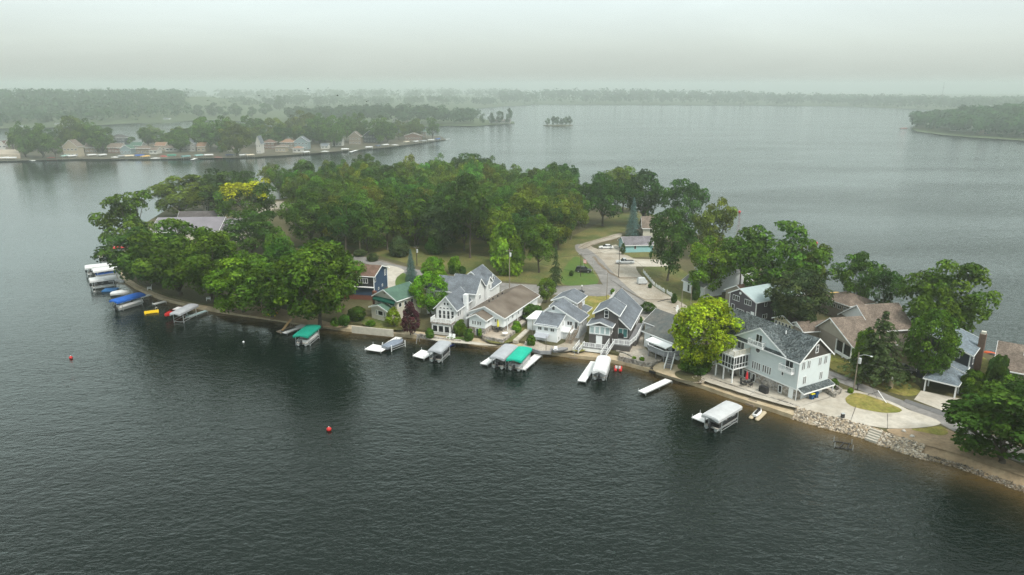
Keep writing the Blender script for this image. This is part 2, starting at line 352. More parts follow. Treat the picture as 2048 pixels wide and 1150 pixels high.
# ---------------------------------------------------------------- water, one sheet to the horizon
def axis(lo, hi, step, far):
    a = []; v = lo
    while v <= hi: a.append(v); v += step
    s = step; l = lo; pre = []
    while l > -far: s *= 1.5; l -= s; pre.append(l)
    s = step; h = hi; post = []
    while h < far: s *= 1.5; h += s; post.append(h)
    return pre[::-1] + a + post
xs = axis(-150, 130, 2.0, 5200); ys = [y for y in axis(60, 300, 2.0, 5200) if y > -700]
vs = [(x, y, 0) for y in ys for x in xs]; nx = len(xs)
me = bpy.data.meshes.new('lake'); me.from_pydata(vs, [], [(j*nx+i, j*nx+i+1, (j+1)*nx+i+1, (j+1)*nx+i) for j in range(len(ys)-1) for i in range(nx-1)])
at = me.attributes.new('shallow', 'FLOAT', 'POINT'); vals = []
for (x, y, _) in vs:
    d = 99; wd = 3
    if -150 <= x <= 130 and 55 <= y <= 305:
        for i in range(len(S)-1):
            a, c = S[i], S[i+1]; e = c - a
            t = max(0, min(1, ((x-a.x)*e.x + (y-a.y)*e.y) / (e.x*e.x + e.y*e.y)))
            q = math.hypot(x-a.x-t*e.x, y-a.y-t*e.y)
            if q < d: d = q; px = NEAR[i][0]; wd = 3.6 if px > 1640 else (3.4 if px > 1300 else 2.2)
        w = noise.noise(Vector((x*.12, y*.12, 0)))
        vals.append(math.exp(-(d/(wd*(1+.5*w)))**1.3) if d < 40 else 0.0)
    else: vals.append(0.0)
at.data.foreach_set('value', vals)
lake = bpy.data.objects.new('water', me); COL.objects.link(lake); lake['kind'] = 'structure'
m, n, l, p = newmat('lake_water')
av = n.new('ShaderNodeAttribute'); av.attribute_name = 'shallow'
t = n.new('ShaderNodeTexCoord')
big = n.new('ShaderNodeTexNoise'); big.inputs['Scale'].default_value = 0.012; big.inputs['Detail'].default_value = 4
mpb = n.new('ShaderNodeMapping'); mpb.inputs['Scale'].default_value = (0.5, 1.6, 1); mpb.inputs['Rotation'].default_value = (0, 0, R(12)); l.new(t.outputs['Object'], mpb.inputs[0]); l.new(mpb.outputs[0], big.inputs[0])
cm = n.new('ShaderNodeMixRGB'); cm.inputs[1].default_value = (0.0032, 0.0080, 0.0060, 1); cm.inputs[2].default_value = (0.085, 0.056, 0.020, 1)
l.new(av.outputs['Fac'], cm.inputs[0]); l.new(cm.outputs[0], p.inputs['Base Color'])
p.inputs['Roughness'].default_value = 0.07; p.inputs['IOR'].default_value = 1.333; p.inputs['Specular IOR Level'].default_value = 0.5
def wv(rot, sx, sy, sc, det, dist):
    mp = n.new('ShaderNodeMapping'); mp.inputs['Rotation'].default_value = (0, 0, R(rot)); mp.inputs['Scale'].default_value = (sx, sy, 1); l.new(t.outputs['Object'], mp.inputs[0])
    z = n.new('ShaderNodeTexNoise'); z.inputs['Scale'].default_value = sc; z.inputs['Detail'].default_value = det; z.inputs['Roughness'].default_value = 0.55; z.inputs['Distortion'].default_value = dist
    l.new(mp.outputs[0], z.inputs[0]); return z.outputs[0]
w1 = wv(14, 0.55, 1.0, 0.75, 3, 0.5); w2 = wv(-28, 0.6, 1.0, 1.6, 3, 0.4); w3 = wv(8, .4, 1, 0.16, 2, 0.3)
def mth(op, a, bb):
    q = n.new('ShaderNodeMath'); q.operation = op
    for i, v in enumerate((a, bb)):
        if isinstance(v, (int, float)): q.inputs[i].default_value = v
        else: l.new(v, q.inputs[i])
    return q.outputs[0]
hh = mth('ADD', mth('ADD', w1, mth('MULTIPLY', w2, 0.75)), mth('MULTIPLY', w3, 1.0))
amp = n.new('ShaderNodeMapRange'); amp.inputs[1].default_value = 0.35; amp.inputs[2].default_value = 0.65; amp.inputs[3].default_value = 0.5; amp.inputs[4].default_value = 1.12; l.new(big.outputs[0], amp.inputs[0])
sx_ = n.new('ShaderNodeSeparateXYZ'); l.new(t.outputs['Object'], sx_.inputs[0]); gx = n.new('ShaderNodeMapRange'); gx.inputs[1].default_value = -160; gx.inputs[2].default_value = 120; gx.inputs[3].default_value = .18; gx.inputs[4].default_value = 0.85; l.new(sx_.outputs[0], gx.inputs[0])
bp = n.new('ShaderNodeBump'); bp.inputs['Distance'].default_value = 0.34; l.new(mth('MULTIPLY', amp.outputs[0], gx.outputs[0]), bp.inputs['Strength']); l.new(hh, bp.inputs['Height']); l.new(bp.outputs[0], p.inputs['Normal'])
me.materials.append(m)
# ---------------------------------------------------------------- trees
def rdir(rg):
    while True:
        v = Vector((rg.uniform(-1,1), rg.uniform(-1,1), rg.uniform(-1,1)))
        if 0.05 < v.length < 1: return v.normalized()
def leaf(b, c, nrm, s, rg, tint, asp=0.7):
    u = nrm.cross(rdir(rg))
    if u.length < 1e-3: u = Vector((1,0,0))
    u.normalize(); v = nrm.cross(u).normalized()
    k = len(b.v); bend = nrm * (s*0.18)
    b.v += [tuple(c-u*s), tuple(c-v*s*asp+bend), tuple(c+u*s), tuple(c+v*s*asp+bend)]
    b.f.append((k, k+1, k+2, k+3)); b.tint.append(tint)
def crown_mesh(name, seed, npuff=46, per=170, ls=0.020, z0=0.22, zc=0.58, pr=(0.10, 0.19), flat=1.0, shape='oak', yel=None, nlimb=0):
    rg = random.Random(seed); b = MB(); b.tint = []; puffs = []
    lob = [rg.uniform(0.78, 1.08) for _ in range(7)]
    tries = 0; limbs = []
    if nlimb:
        while len(limbs) < nlimb and tries < 3000:
            tries += 1; d = rdir(rg)
            rr = rg.uniform(.45, 1)**.6 if limbs else .9
            if not limbs: d = Vector((rg.uniform(-.25,.25), rg.uniform(-.25,.25), 1)).normalized()
            lr = rg.uniform(.16, .25)
            c = Vector((d.x*rr*(.5-lr*.75), d.y*rr*(.5-lr*.75), zc + d.z*rr*((1-zc-lr*.85) if d.z > 0 else (zc-z0-lr*.5))))
            if any((c-q).length < .85*max(lr, k) for q, k in limbs): continue
            limbs.append((c, lr))
    tries = 0
    while len(puffs) < npuff and tries < 5000:
        tries += 1
        d = rdir(rg); ang = math.atan2(d.y, d.x) % (2*math.pi)
        li = ang/(2*math.pi)*7; i0 = int(li) % 7; fr = li-int(li); lf = lob[i0]*(1-fr)+lob[(i0+1) % 7]*fr
        rr = rg.uniform(0.55, 1.0)**0.6
        r = rg.uniform(*pr)
        if nlimb:
            lc, lr = limbs[tries % nlimb]
            c = lc + Vector((d.x, d.y, d.z*.85))*rr*max(.02, lr-r*.45)
        else:
            c = Vector((d.x*rr*(0.5-r*0.8)*lf, d.y*rr*(0.5-r*0.8)*lf, zc + d.z*rr*((1-zc-r*.8) if d.z > 0 else (zc-z0-r*.3))*flat))
        if shape == 'egg':
            tz = (c.z-z0)/(1-z0); k = 1.15*(1-max(0, tz-0.25)*1.0)
            c.x *= k; c.y *= k
        if any((c-q).length < 0.55*max(r, s) for q, s in puffs): continue
        puffs.append((c, r))
    cen = Vector((0, 0, zc-0.15))
    for c, r in puffs:
        t = rg.choice((rg.uniform(.55,.9), rg.uniform(.85,1.2), rg.uniform(1.1,1.6))); yh = rg.uniform(-0.1, 0.14)
        out = (c - cen).normalized()
        pick = rg.random(); m = int(per*(r/0.145)**2)
        for _ in range(m):
            d = rdir(rg)
            if d.z < -0.25 and rg.random() < 0.65: d.z = -d.z
            if d.dot(out) < -0.3 and rg.random() < 0.7: continue
            q = c + Vector((d.x*r, d.y*r, d.z*r*0.82)) * (rg.uniform(0.62, 1.0)**0.5) * (1+0.22*noise.noise(Vector((d*2.2))+c*9))
            nr = (d*0.75 + Vector((0,0,0.45)) + rdir(rg)*0.6).normalized()
            f = t*rg.uniform(0.6, 1.45)
            tn = (f*(1+yh), f, f*(1-yh))
            if yel and c.z > yel and pick > .25: tn = (f*5.6, f*2.9, f*.8)
            leaf(b, q, nr, ls*rg.uniform(0.7, 1.35), rg, tn)
    o = b.build(name, LEAF); me = o.data; bpy.data.objects.remove(o); return me, puffs
def trunk_mesh(seed, puffs, z0=0.22, th=0.02):
    rg = random.Random(seed); b = MB()
    top = Vector((rg.uniform(-.03,.03), rg.uniform(-.03,.03), z0+0.24))
    fork = Vector((top.x*.6, top.y*.6, z0))
    b.path([Vector((0,0,-0.03)), Vector((0,0,0.04)), fork, top], [th*1.55, th, th*.8, th*.45], 8)
    for c, r in rg.sample(puffs, min(12, len(puffs))):
        mid = fork.lerp(c, 0.5) + Vector((0,0,0.03))
        b.path([fork + Vector((0,0,rg.uniform(-.02,.1))), mid, c], [th*.5, th*.32, th*.12], 5)
    o = b.build('trunk', BARK, smooth=True); me = o.data; bpy.data.objects.remove(o); return me
def conifer_mesh(seed, tiers=26, ls=0.018, z0=0.06, loose=0.0, wob=0.12):
    rg = random.Random(seed); b = MB(); b.tint = []
    for k in range(tiers):
        z = z0 + (1-z0)*(k/tiers)**0.95
        rad = 0.5*(1-(z-z0)/(1-z0))**0.85*rg.uniform(1-wob-loose*.4, 1+wob*.3) + 0.012
        nb = max(5, int(7+16*rad*2)); a0 = rg.uniform(0, 6.28)
        for j in range(nb):
            if rg.random() < loose*0.35: continue
            a = a0 + j*2*math.pi/nb + rg.uniform(-.15,.15); L_ = rad*rg.uniform(.75, 1.08)
            t = rg.uniform(.75, 1.3)
            for q in range(int(9+22*rad*2)):
                f = rg.uniform(.12, 1)**.7
                pt = Vector((math.cos(a)*L_*f, math.sin(a)*L_*f, z - f*f*L_*0.22 + rg.uniform(-.008,.012)))
                pt += Vector((-math.sin(a), math.cos(a), 0))*rg.uniform(-1,1)*L_*0.17*(1.1-f*.6)
                nr = (Vector((math.cos(a)*.5, math.sin(a)*.5, .9)) + rdir(rg)*.5).normalized()
                s = t*rg.uniform(.75, 1.25)*(0.7+0.45*f)
                leaf(b, pt, nr, ls*rg.uniform(.7,1.3), rg, (s, s, s), .5)
    o = b.build('crown', LEAF); me = o.data; bpy.data.objects.remove(o)
    c = MB(); c.path([Vector((0,0,-.03)), Vector((0,0,.3)), Vector((0,0,.95))], [.026,.018,.004], 7)
    o = c.build('trunk', BARK, smooth=True); mt = o.data; bpy.data.objects.remove(o)
    return me, mt
PROTO = {}
def mk(kind, n, **kw):
    th = kw.pop('th', 0.02); L_ = []
    for i in range(n):
        me, pf = crown_mesh('crown', hash_(kind)+i*17, **kw); L_.append((me, trunk_mesh(i, pf, kw.get('z0', .22), th)))
    PROTO[kind] = L_
def hash_(s): return sum(ord(c)*(i+3) for i, c in enumerate(s))
mk('oak', 7, npuff=82, per=270, ls=0.0185, z0=.13, pr=(.06,.125), nlimb=12)
mk('low', 5, npuff=92, per=270, ls=0.0185, z0=.03, zc=.50, pr=(.06,.125), nlimb=14)
mk('tall', 5, npuff=76, per=270, ls=0.0185, z0=.34, zc=.65, pr=(.055,.115), th=.016, nlimb=11)
mk('maple', 3, npuff=105, per=250, ls=0.018, z0=.12, zc=.54, pr=(.065,.125))
mk('egg', 2, npuff=80, per=140, ls=0.0245, z0=.05, zc=.45, pr=(.07,.13), shape='egg')
mk('bush', 3, npuff=34, per=150, ls=0.038, z0=-.05, zc=.36, pr=(.13,.24), th=.01)
mk('autumn', 1, npuff=84, per=270, ls=0.0185, pr=(.06,.125), yel=.58, nlimb=12)
mk('wild', 5, npuff=50, per=290, ls=0.0195, z0=.12, zc=.54, pr=(.06,.125), nlimb=8)
mk('far', 5, npuff=34, per=90, ls=0.032, z0=.08, zc=.52, pr=(.10,.18), nlimb=7)
PROTO['spruce'] = [conifer_mesh(5)]
PROTO['pine'] = [conifer_mesh(9, tiers=24, ls=.022, z0=.1, loose=.9, wob=.35), conifer_mesh(12, tiers=22, ls=.024, z0=.12, loose=.8, wob=.4)]
DK=(.034,.074,.012); MD=(.058,.114,.013); BR=(.084,.165,.012); YG=(.165,.215,.012); OL=(.078,.108,.012); PU=(.05,.016,.022); BL=(.085,.135,.14); CF=(.045,.070,.026); LM=(.092,.185,.011)
trg = random.Random(77); CNT = {}
def put_tree(kind, X, Y, z, w, h, col, label, cat='tree', group=None, name=None):
    k = CNT.get(kind, 0); CNT[kind] = k+1
    cm_, tm = PROTO[kind][k % len(PROTO[kind])]
    nm = name or {'spruce': 'spruce_tree', 'pine': 'pine_tree', 'bush': 'bush', 'maple': 'maple_tree', 'egg': 'ornamental_tree'}.get(kind, 'oak_tree')
    o = thing(nm, label, cat, (X, Y, z), trg.uniform(0, 6.28), group)
    o.scale = (w, w*trg.uniform(.93, 1.07), h)
    br_ = trg.uniform(.92, 1.28); j = lambda v: tuple(max(0, c*br_*trg.uniform(.92, 1.08)) for c in v)
    c = bpy.data.objects.new('crown', cm_); c.color = (*j(col), 1); COL.objects.link(c); c.parent = o
    t_ = bpy.data.objects.new('trunk', tm); COL.objects.link(t_); t_.parent = o
    return o
def tree(kind, px, topy, basey, wpx, col, label, cat='tree', group=None, z=GZ, name=None):
    p = G(px, basey, z); h = zat(p.y, topy) - z
    w = wpx * depth((p.x, p.y, z + h*.5)) / F
    if kind != 'bush' and kind != 'spruce' and kind != 'pine': w *= 1.08
    # tops seem higher than the axis point because crowns are deep: shave a little
    return put_tree(kind, p.x, p.y, z, w, h*0.985, col, label, cat, group, name)
TR = [
 ('wild',270,364,524,136,MD,'tall dark oak at the tip of the point, leaning over the white boat lifts'),
 ('low',306,446,566,172,DK,'broad dark oak at the tip between white canopy lifts and grey lodge'),
 ('low',362,428,590,168,MD,'spreading oak right in front of the big pale grey lodge roof'),
 ('low',425,448,604,150,MD,'mid green oak on the bare bank above the red hulled boat lift'),
 ('low',488,494,624,150,BR,'bright green oak on the bank between two darker oaks above the bare shore'),
 ('low',545,500,634,140,MD,'mid green oak on the bank above the yellow kayak'),
 ('maple',640,474,652,185,MD,'big round dense green maple by the shore above the teal boat canopy'),
 ('low',585,470,606,140,DK,'dark oak behind the big round maple, nearer to the lawn'),
 ('low',690,500,596,80,MD,'oak squeezed between the big round maple and the navy blue house'),
 ('low',368,346,432,115,OL,'olive green oak behind the grey lodge at the left edge of the wood'),
 ('low',428,334,424,125,DK,'dark oak behind the right end of the grey lodge'),
 ('autumn',500,347,460,115,MD,'oak with a bright golden yellow top beside the grey lodge'),
 ('low',505,412,504,125,DK,'dark leafy oak below the golden topped oak'),
 ('oak',470,335,412,90,DK,'dark oak just behind the golden topped oak'),
 ('low',560,450,545,60,MD,'slim green oak at the edge of the lawn between lodge and maple'),
 ('tall',940,340,516,120,DK,'tall dark oak with a long bare pale trunk standing alone on the lawn'),
 ('oak',625,375,492,115,MD,'big oak at the left front edge of the wood beside the mown lawn'),
 ('tall',692,390,512,100,DK,'dark tall oak at the wood edge where the road runs under it'),
 ('oak',735,385,505,105,MD,'mid green oak in the front of the wood above the brown roofed house'),
 ('tall',775,405,500,95,OL,'olive oak with a thin pale trunk by the road behind the blue spruce'),
 ('tall',830,370,492,110,DK,'dark oak in the front row of the wood with two bare trunks below'),
 ('oak',885,405,505,85,CF,'dull dark tree in deep shade behind the long lawn'),
 ('bush',1012,435,548,75,BR,'bright green young tree in front of the wood by the tall utility pole','tree'),
 ('oak',1078,425,545,85,MD,'leafy green tree at the right front corner of the wood by the conifer'),
 ('oak',1040,372,500,110,OL,'olive green oak behind the two bright young trees at the wood corner'),
 ('oak',1112,395,500,80,DK,'dark oak at the right end of the wood beside the dirt track'),
 ('oak',1205,335,452,105,DK,'dark oak with a tall straight trunk standing beside the dirt track'),
 ('oak',1285,336,452,100,DK,'dark oak behind the white gabled cottage at the back shore'),
 ('oak',1245,322,425,85,OL,'olive oak on the back shore between the two track side oaks'),
 ('oak',1365,352,470,85,DK,'dark oak on the back shore with leaning crown behind the light blue garage'),
 ('spruce',1265,392,472,38,BL,'tall narrow blue grey spruce beside the white gabled cottage'),
 ('oak',1335,412,562,105,DK,'large dark oak in the lawn behind the white picket fence'),
 ('oak',1425,388,520,95,OL,'olive oak on the back shore behind the brick chimney'),
 ('oak',1412,470,592,105,BR,'bright green oak beside the white cottage with the pale grey roof'),
 ('tall',1478,453,592,95,MD,'tall oak with a slim dark forked trunk in front of the pale grey roof'),
 ('low',1554,430,612,168,MD,'very large green oak on the back shore behind the purple grey house'),
 ('oak',1610,470,610,70,OL,'olive oak at the waterside beside the very large oak'),
 ('maple',1592,532,664,122,CF,'dark rusty green maple covering the end of the purple grey house'),
 ('oak',1705,500,620,95,MD,'green pointed oak on the back shore beside the yellow boat canopy'),
 ('wild',1765,515,638,75,DK,'dark arching oak reaching over the water behind the tan roofed house'),
 ('low',1880,512,694,158,MD,'big full crowned green oak on the back shore above the navy house'),
 ('maple',1852,612,768,108,MD,'dense round green maple by the lane in front of the navy house'),
 ('pine',1752,618,762,165,CF,'shaggy dark conifer beside the round maple along the lane'),
 ('bush',1725,650,745,55,BR,'small bright green tree half hidden behind the shaggy conifer','tree'),
 ('maple',1403,588,744,146,YG,'large yellow green maple between the dark roofed cottage and the big white house'),
 ('low',2004,752,925,250,DK,'large dark green tree on the beach at the end of the lane'),
 ('low',2075,735,860,130,MD,'green tree beside the gravel coloured roof at the end of the lane'),
 ('spruce',823,496,562,32,BL,'small pale blue spruce beside the road behind the green roofed house'),
 ('maple',868,511,565,54,LM,'light green small maple behind the lime green maple'),
 ('maple',862,540,632,84,LM,'lime green dense maple between the green roofed house and the grey gabled house'),
 ('egg',788,611,652,36,YG,'small yellow green ornamental tree in front of the green roofed house'),
 ('egg',821,600,668,44,PU,'dark purple plum tree by the sea wall'),
 ('pine',1111,484,574,40,CF,'lone narrow shaggy conifer by the road junction'),
 ('maple',1092,552,606,38,BR,'small fresh green maple at the corner of the brown roofed house'),
 ('maple',1295,603,626,34,DK,'dark round clipped topiary tree beside the grey shingled house','tree'),
 ('egg',1246,484,509,13,DK,'small dark cone shaped shrub at the corner of the light blue garage','shrub'),
 ('oak',1112,320,404,62,DK,'lone dark oak standing up against the water at the back of the wood'),
 ('oak',940,303,388,95,DK,'tall dark round topped oak at the back of the wood against the water'),
]
for t_ in TR: tree(*t_[:7], cat=(t_[7] if len(t_) > 7 else 'tree'), name=('topiary_tree' if 'topiary' in t_[6] else ('shrub' if 'cone shaped' in t_[6] else None)))
# the wood itself: every tree its own thing
def inpoly(x, y, P):
    c = False
    for i in range(len(P)):
        a, q = P[i], P[i-1]
        if (a[1] > y) != (q[1] > y) and x < (q[0]-a[0])*(y-a[1])/(q[1]-a[1])+a[0]: c = not c
    return c
WOOD = poly([(470,378),(600,376),(800,381),(1000,394),(1128,406),(1150,440),(1140,485),(1090,520),(1000,515),(905,498),(800,492),(700,498),(640,480),(600,450),(590,405),(520,392)])
wr = random.Random(5); pts = []
tries = 0
while len(pts) < 185 and tries < 20000:
    tries += 1
    x = wr.uniform(-150, 40); y = wr.uniform(225, 350)
    if inpoly(x, y, WOOD) and all((x-a)**2+(y-q)**2 > 56 for a, q in pts): pts.append((x, y))
WG = [(DK,'dark green oak crowded among the other trees of the wood'),(MD,'mid green oak crowded among the other trees of the wood'),(OL,'olive green oak crowded among the other trees of the wood')]
for x, y in pts:
    back = y > 300
    c, lb = WG[wr.choice([0,1,1,1,2])]; c = tuple(q*wr.uniform(.95, 1.4) for q in c)
    put_tree(wr.choice(['oak','oak','tall']), x, y, GZ, wr.uniform(11, 16), wr.choice((15.5, 17.5, 19, 20.5, 22))+wr.uniform(-.6,.6) if back else wr.uniform(14.5, 19.5), c, lb, group='oaks crowded in the wood')
# trees along the back shore to the right of the wood and small bushes around the houses
BU = [(1545,640,655,16,MD,'low green shrub at the porch of the small yellow cottage'),(1600,655,672,16,DK,'dark shrub between yellow cottage and tan house'),(1810,742,760,20,DK,'dark shrub under the round maple by the navy house'),(1470,612,628,16,MD,'green shrub at the corner of the plum grey house'),(1420,600,618,18,MD,'low shrub beside the tall forked oak'),(1700,775,786,12,LM,'small flower bed shrub by the lane pole'),(690,628,650,26,DK,'dark shrub on the bank left of the concrete wall'),(670,634,652,20,MD,'green shrub under the big round maple'),(1300,566,576,9,DK,'tiny shrub at the picket fence by the golf cart'),(1000,590,606,14,LM,'yellow flowering shrub between the grey gabled and brown roofed houses'),(985,600,614,12,MD,'small green shrub along the side of the grey gabled house'),(1120,612,622,10,MD,'small shrub behind the white cottage'),(1215,640,652,10,DK,'dark shrub between white cottage and shingled cottage'),
 (655,470,506,40,DK,'dark shrub beneath the left front oaks of the wood'),(800,470,512,46,CF,'dull low shrubs beneath the front oaks by the road'),(870,468,508,40,DK,'dark low shrubs left of the long bare trunk'),(1000,478,528,40,DK,'dark shrub right of the long bare trunk'),(742,640,652,22,MD,'low green bush below the porch of the green roofed house'),(715,612,640,40,DK,'dark bush beside the brick chimney of the green roofed house'),(937,655,681,22,MD,'round bush at the corner of the stone garage door of the brown roofed house'),
 (921,638,669,28,MD,'leafy bed of shrubs between the grey gabled house and the brown roofed house'),(1062,606,640,52,DK,'dark trimmed hedge beside the brown roofed house'),(1062,668,690,20,MD,'rounded bush at the corner of the white annex'),
 (1395,705,745,60,DK,'dark shrubbery under the yellow green maple'),(1375,712,742,40,MD,'leafy shrub behind the grey deck stairs'),(1672,668,700,18,DK,'dark bush at the porch of the tan house'),(1690,695,712,18,DK,'round bush in front of the tan house porch'),
 (1143,540,552,10,DK,'small dark round bush on the green lawn by the black car'),(1225,576,588,10,LM,'tiny light green shrub on the dry lawn'),(1280,632,645,12,MD,'small green bush beside the picket railing of the deck'),
 (1985,700,800,45,DK,'dark shrubs beside the carport'),(1940,735,790,50,MD,'leafy bushes between carport and gravel coloured roof'),(1975,770,815,55,MD,'bush beside the blue bin at the carport'),
 (1268,712,720,10,LM,'yellow green plants in the gravel yard, nearer to the white boat'),(1284,713,721,11,LM,'yellow green plants at the end of the curved block wall'),(860,655,676,20,MD,'green shrub beside the purple plum tree'),
 (1390,555,600,20,DK,'dark clipped bush behind the end of the picket fence'),(1348,585,606,14,DK,'small dark bush at the picket fence gate'),(905,528,548,16,DK,'dark round bush behind the light green maple'),(925,530,550,16,DK,'second dark bush beside the grey gabled roof'),
 (1668,755,775,20,MD,'flower bed shrub by the stone wall of the big white house'),(1033,640,664,22,LM,'yellow green plants along the walkway of the brown roofed house'),(960,655,672,10,LM,'small yellow flowering shrub on the slope beside the stone garage'),
 (745,505,522,26,CF,'brownish brush pile beside the road'),(720,498,512,30,CF,'dull brush under the oaks beside the road'),(1255,470,480,12,DK,'dark low shrub at the foot of the blue grey spruce'),
 (880,535,575,44,LM,'bright shrub behind the lime green maple'),(910,510,545,30,LM,'small golden green tree beside the grey gabled house')]
for px, ty, by, w, c, lb in BU: tree('bush', px, ty, by, w, c, lb, 'shrub', name='bush')
# ---------------------------------------------------------------- houses
class House:
    def __init__(s, name, label, O, th, cat='house', wall=WSIDE, roof=R_GREY, trim=WHITE, group=None):
        s.r = thing(name, label, cat, (O[0], O[1], 0), R(th), group); s.wall = wall; s.roof = roof; s.trim = trim
    def part(s, name, b, m, parent=None, smooth=False): return b.build(name, m, parent or s.r, smooth)
    def box(s, name, x0, x1, y0, y1, z0, z1, m=None, parent=None): return s.part(name, MB().box(x0,x1,y0,y1,z0,z1), m or s.wall, parent)
    def gable(s, x0, x1, y0, y1, z0, ze, zr, axis='y', oh=.4, xr=None, zeR=None, roof=None, wall=None, gmat=None, t=.16, fascia=True, nowall=False, ohb=None):
        """walls with a gable roof; axis = direction of the ridge; xr ridge position across; zeR eave height of the far side"""
        roof = roof or s.roof; wall = wall or s.wall; zeR = ze if zeR is None else zeR; ohb = oh if ohb is None else ohb
        if axis == 'y': a0, a1, b0, b1 = x0, x1, y0, y1; P = lambda bb: (lambda a, z: (a, bb, z))
        else: a0, a1, b0, b1 = y0, y1, x0, x1; P = lambda bb: (lambda a, z: (bb, a, z))
        xr = (a0+a1)/2 if xr is None else xr
        sl = (zr-ze)/(xr-a0); sr = (zr-zeR)/(a1-xr)
        if not nowall:
            poly_ = [(a0, z0), (a1, z0), (a1, zeR-t), (xr, zr-t), (a0, ze-t)]
            s.part('wall', MB().prism(poly_, P(b0), P(b1)), wall)
        if gmat:
            for bb, q in ((b0-.03, b0-.003), (b1+.003, b1+.03)):
                s.part('gable', MB().prism([(a0+.02, ze-t-.02), (a1-.02, zeR-t-.02), (xr, zr-t-.04)], P(bb), P(q)), gmat)
        el, er = (a0-oh, ze-oh*sl), (a1+oh, zeR-oh*sr)
        rp = [el, (xr, zr), er, (er[0], er[1]-t), (xr, zr-t), (el[0], el[1]-t)]
        ro = s.part('roof', MB().prism(rp, P(b0-oh), P(b1+ohb)), roof)
        if fascia:
            f = MB(); d = .26
            for bb in ((b0-oh-.05, b0-oh-.002), (b1+ohb+.002, b1+ohb+.05)):
                f.prism([(el[0], el[1]+.02), (xr, zr+.02), (xr, zr-d), (el[0], el[1]-d)], P(bb[0]), P(bb[1]))
                f.prism([(xr+.002, zr+.02), (er[0], er[1]+.02), (er[0], er[1]-d), (xr+.002, zr-d)], P(bb[0]), P(bb[1]))
            for a, z, sg in ((el[0], el[1], -1), (er[0], er[1], 1)):
                f.prism([(a+sg*.002, z), (a+sg*.1, z-.01), (a+sg*.1, z-.2), (a+sg*.002, z-.22)], P(b0-oh), P(b1+ohb))
            s.part('fascia', f, s.trim, ro)
        return ro
    def shed(s, x0, x1, y0, y1, zs, roof=None, t=.14, oh=.25, fascia=True):
        """single slope roof; zs = heights at (x0,y0),(x1,y0),(x1,y1),(x0,y1)"""
        roof = roof or s.roof
        gx = (zs[1]-zs[0])/(x1-x0); gy = (zs[3]-zs[0])/(y1-y0)
        Z = lambda x, y: zs[0]+gx*(x-x0)+gy*(y-y0)
        c = [(x0-oh,y0-oh),(x1+oh,y0-oh),(x1+oh,y1+oh),(x0-oh,y1+oh)]
        b = MB(); b.add([(x,y,Z(x,y)) for x,y in c]+[(x,y,Z(x,y)-t) for x,y in c], [(0,1,2,3),(7,6,5,4),(0,4,5,1),(1,5,6,2),(2,6,7,3),(3,7,4,0)])
        ro = s.part('roof', b, roof)
        if fascia:
            f = MB(); e = .04
            for i in range(4):
                p, q = c[i], c[(i+1) % 4]; d = Vector((q[0]-p[0], q[1]-p[1], 0)).normalized(); o = Vector((d.y, -d.x, 0))*e
                a = Vector((*p, Z(*p))) + o*.6; bb = Vector((*q, Z(*q))) + o*.6
                f.beam(a-Vector((0,0,.08)), bb-Vector((0,0,.08)), e, .24)
            s.part('fascia', f, s.trim, ro)
        return ro
    def hip(s, x0, x1, y0, y1, ze, zr, oh=.4, roof=None, rx=None, ry=None):
        x0 -= oh; x1 += oh; y0 -= oh; y1 += oh
        w, d = x1-x0, y1-y0
        if rx is None:
            if w >= d: rx, ry = (x0+d/2, x1-d/2), ((y0+y1)/2,)*2
            else: rx, ry = ((x0+x1)/2,)*2, (y0+w/2, y1-w/2)
        b = MB(); t = .15
        vs = [(x0,y0,ze),(x1,y0,ze),(x1,y1,ze),(x0,y1,ze),(rx[0],ry[0],zr),(rx[1],ry[1],zr),(x0,y0,ze-t),(x1,y0,ze-t),(x1,y1,ze-t),(x0,y1,ze-t)]
        if w >= d: fs = [(0,1,5,4),(1,2,5),(2,3,4,5),(3,0,4)]
        else: fs = [(0,1,4),(1,2,5,4),(2,3,5),(3,0,4,5)]
        fs += [(0,6,7,1),(1,7,8,2),(2,8,9,3),(3,9,6,0),(9,8,7,6)]
        b.add(vs, fs); ro = s.part('roof', b, roof or s.roof)
        f = MB()
        f.box(x0-.05,x1+.05,y0-.05,y0-.002,ze-.22,ze+.01); f.box(x0-.05,x1+.05,y1+.002,y1+.05,ze-.22,ze+.01)
        f.box(x0-.05,x0-.002,y0,y1,ze-.22,ze+.01); f.box(x1+.002,x1+.05,y0,y1,ze-.22,ze+.01)
        s.part('fascia', f, s.trim, ro); return ro
    def win(s, face, pl, a, z, w, h, n=1, frame=None, name='window', fw=.09, glass=None, mid=False):
        frame = frame or s.trim
        sg = -1 if face in 'fl' else 1
        if face in 'fb': M = lambda u, d, q: (u, pl+sg*d, q)
        else: M = lambda u, d, q: (pl+sg*d, u, q)
        def bx(b, u0, u1, d0, d1, q0, q1):
            p0, p1 = M(u0, d0, q0), M(u1, d1, q1)
            b.box(min(p0[0],p1[0]),max(p0[0],p1[0]),min(p0[1],p1[1]),max(p0[1],p1[1]),q0,q1)
        f = MB(); x0, x1 = a-w/2, a+w/2
        bx(f, x0, x1, .004, .07, z+h-fw, z+h); bx(f, x0, x1, .004, .08, z, z+fw)
        for k in range(n+1):
            c = x0 + (w-fw)*k/n
            bx(f, c, c+fw, .004, .066, z+fw, z+h-fw)
        if mid: bx(f, x0+fw, x1-fw, .004, .05, z+h*.5-.03, z+h*.5+.03)
        o = s.part(name, f, frame)
        g = MB(); bx(g, x0+fw*.5, x1-fw*.5, .003, .03, z+fw*.5, z+h-fw*.5)
        g.build('pane', glass or (GLASS2 if (int(a*7+z*3) % 3 == 0 and n < 3) else GLASS), o)
        return o
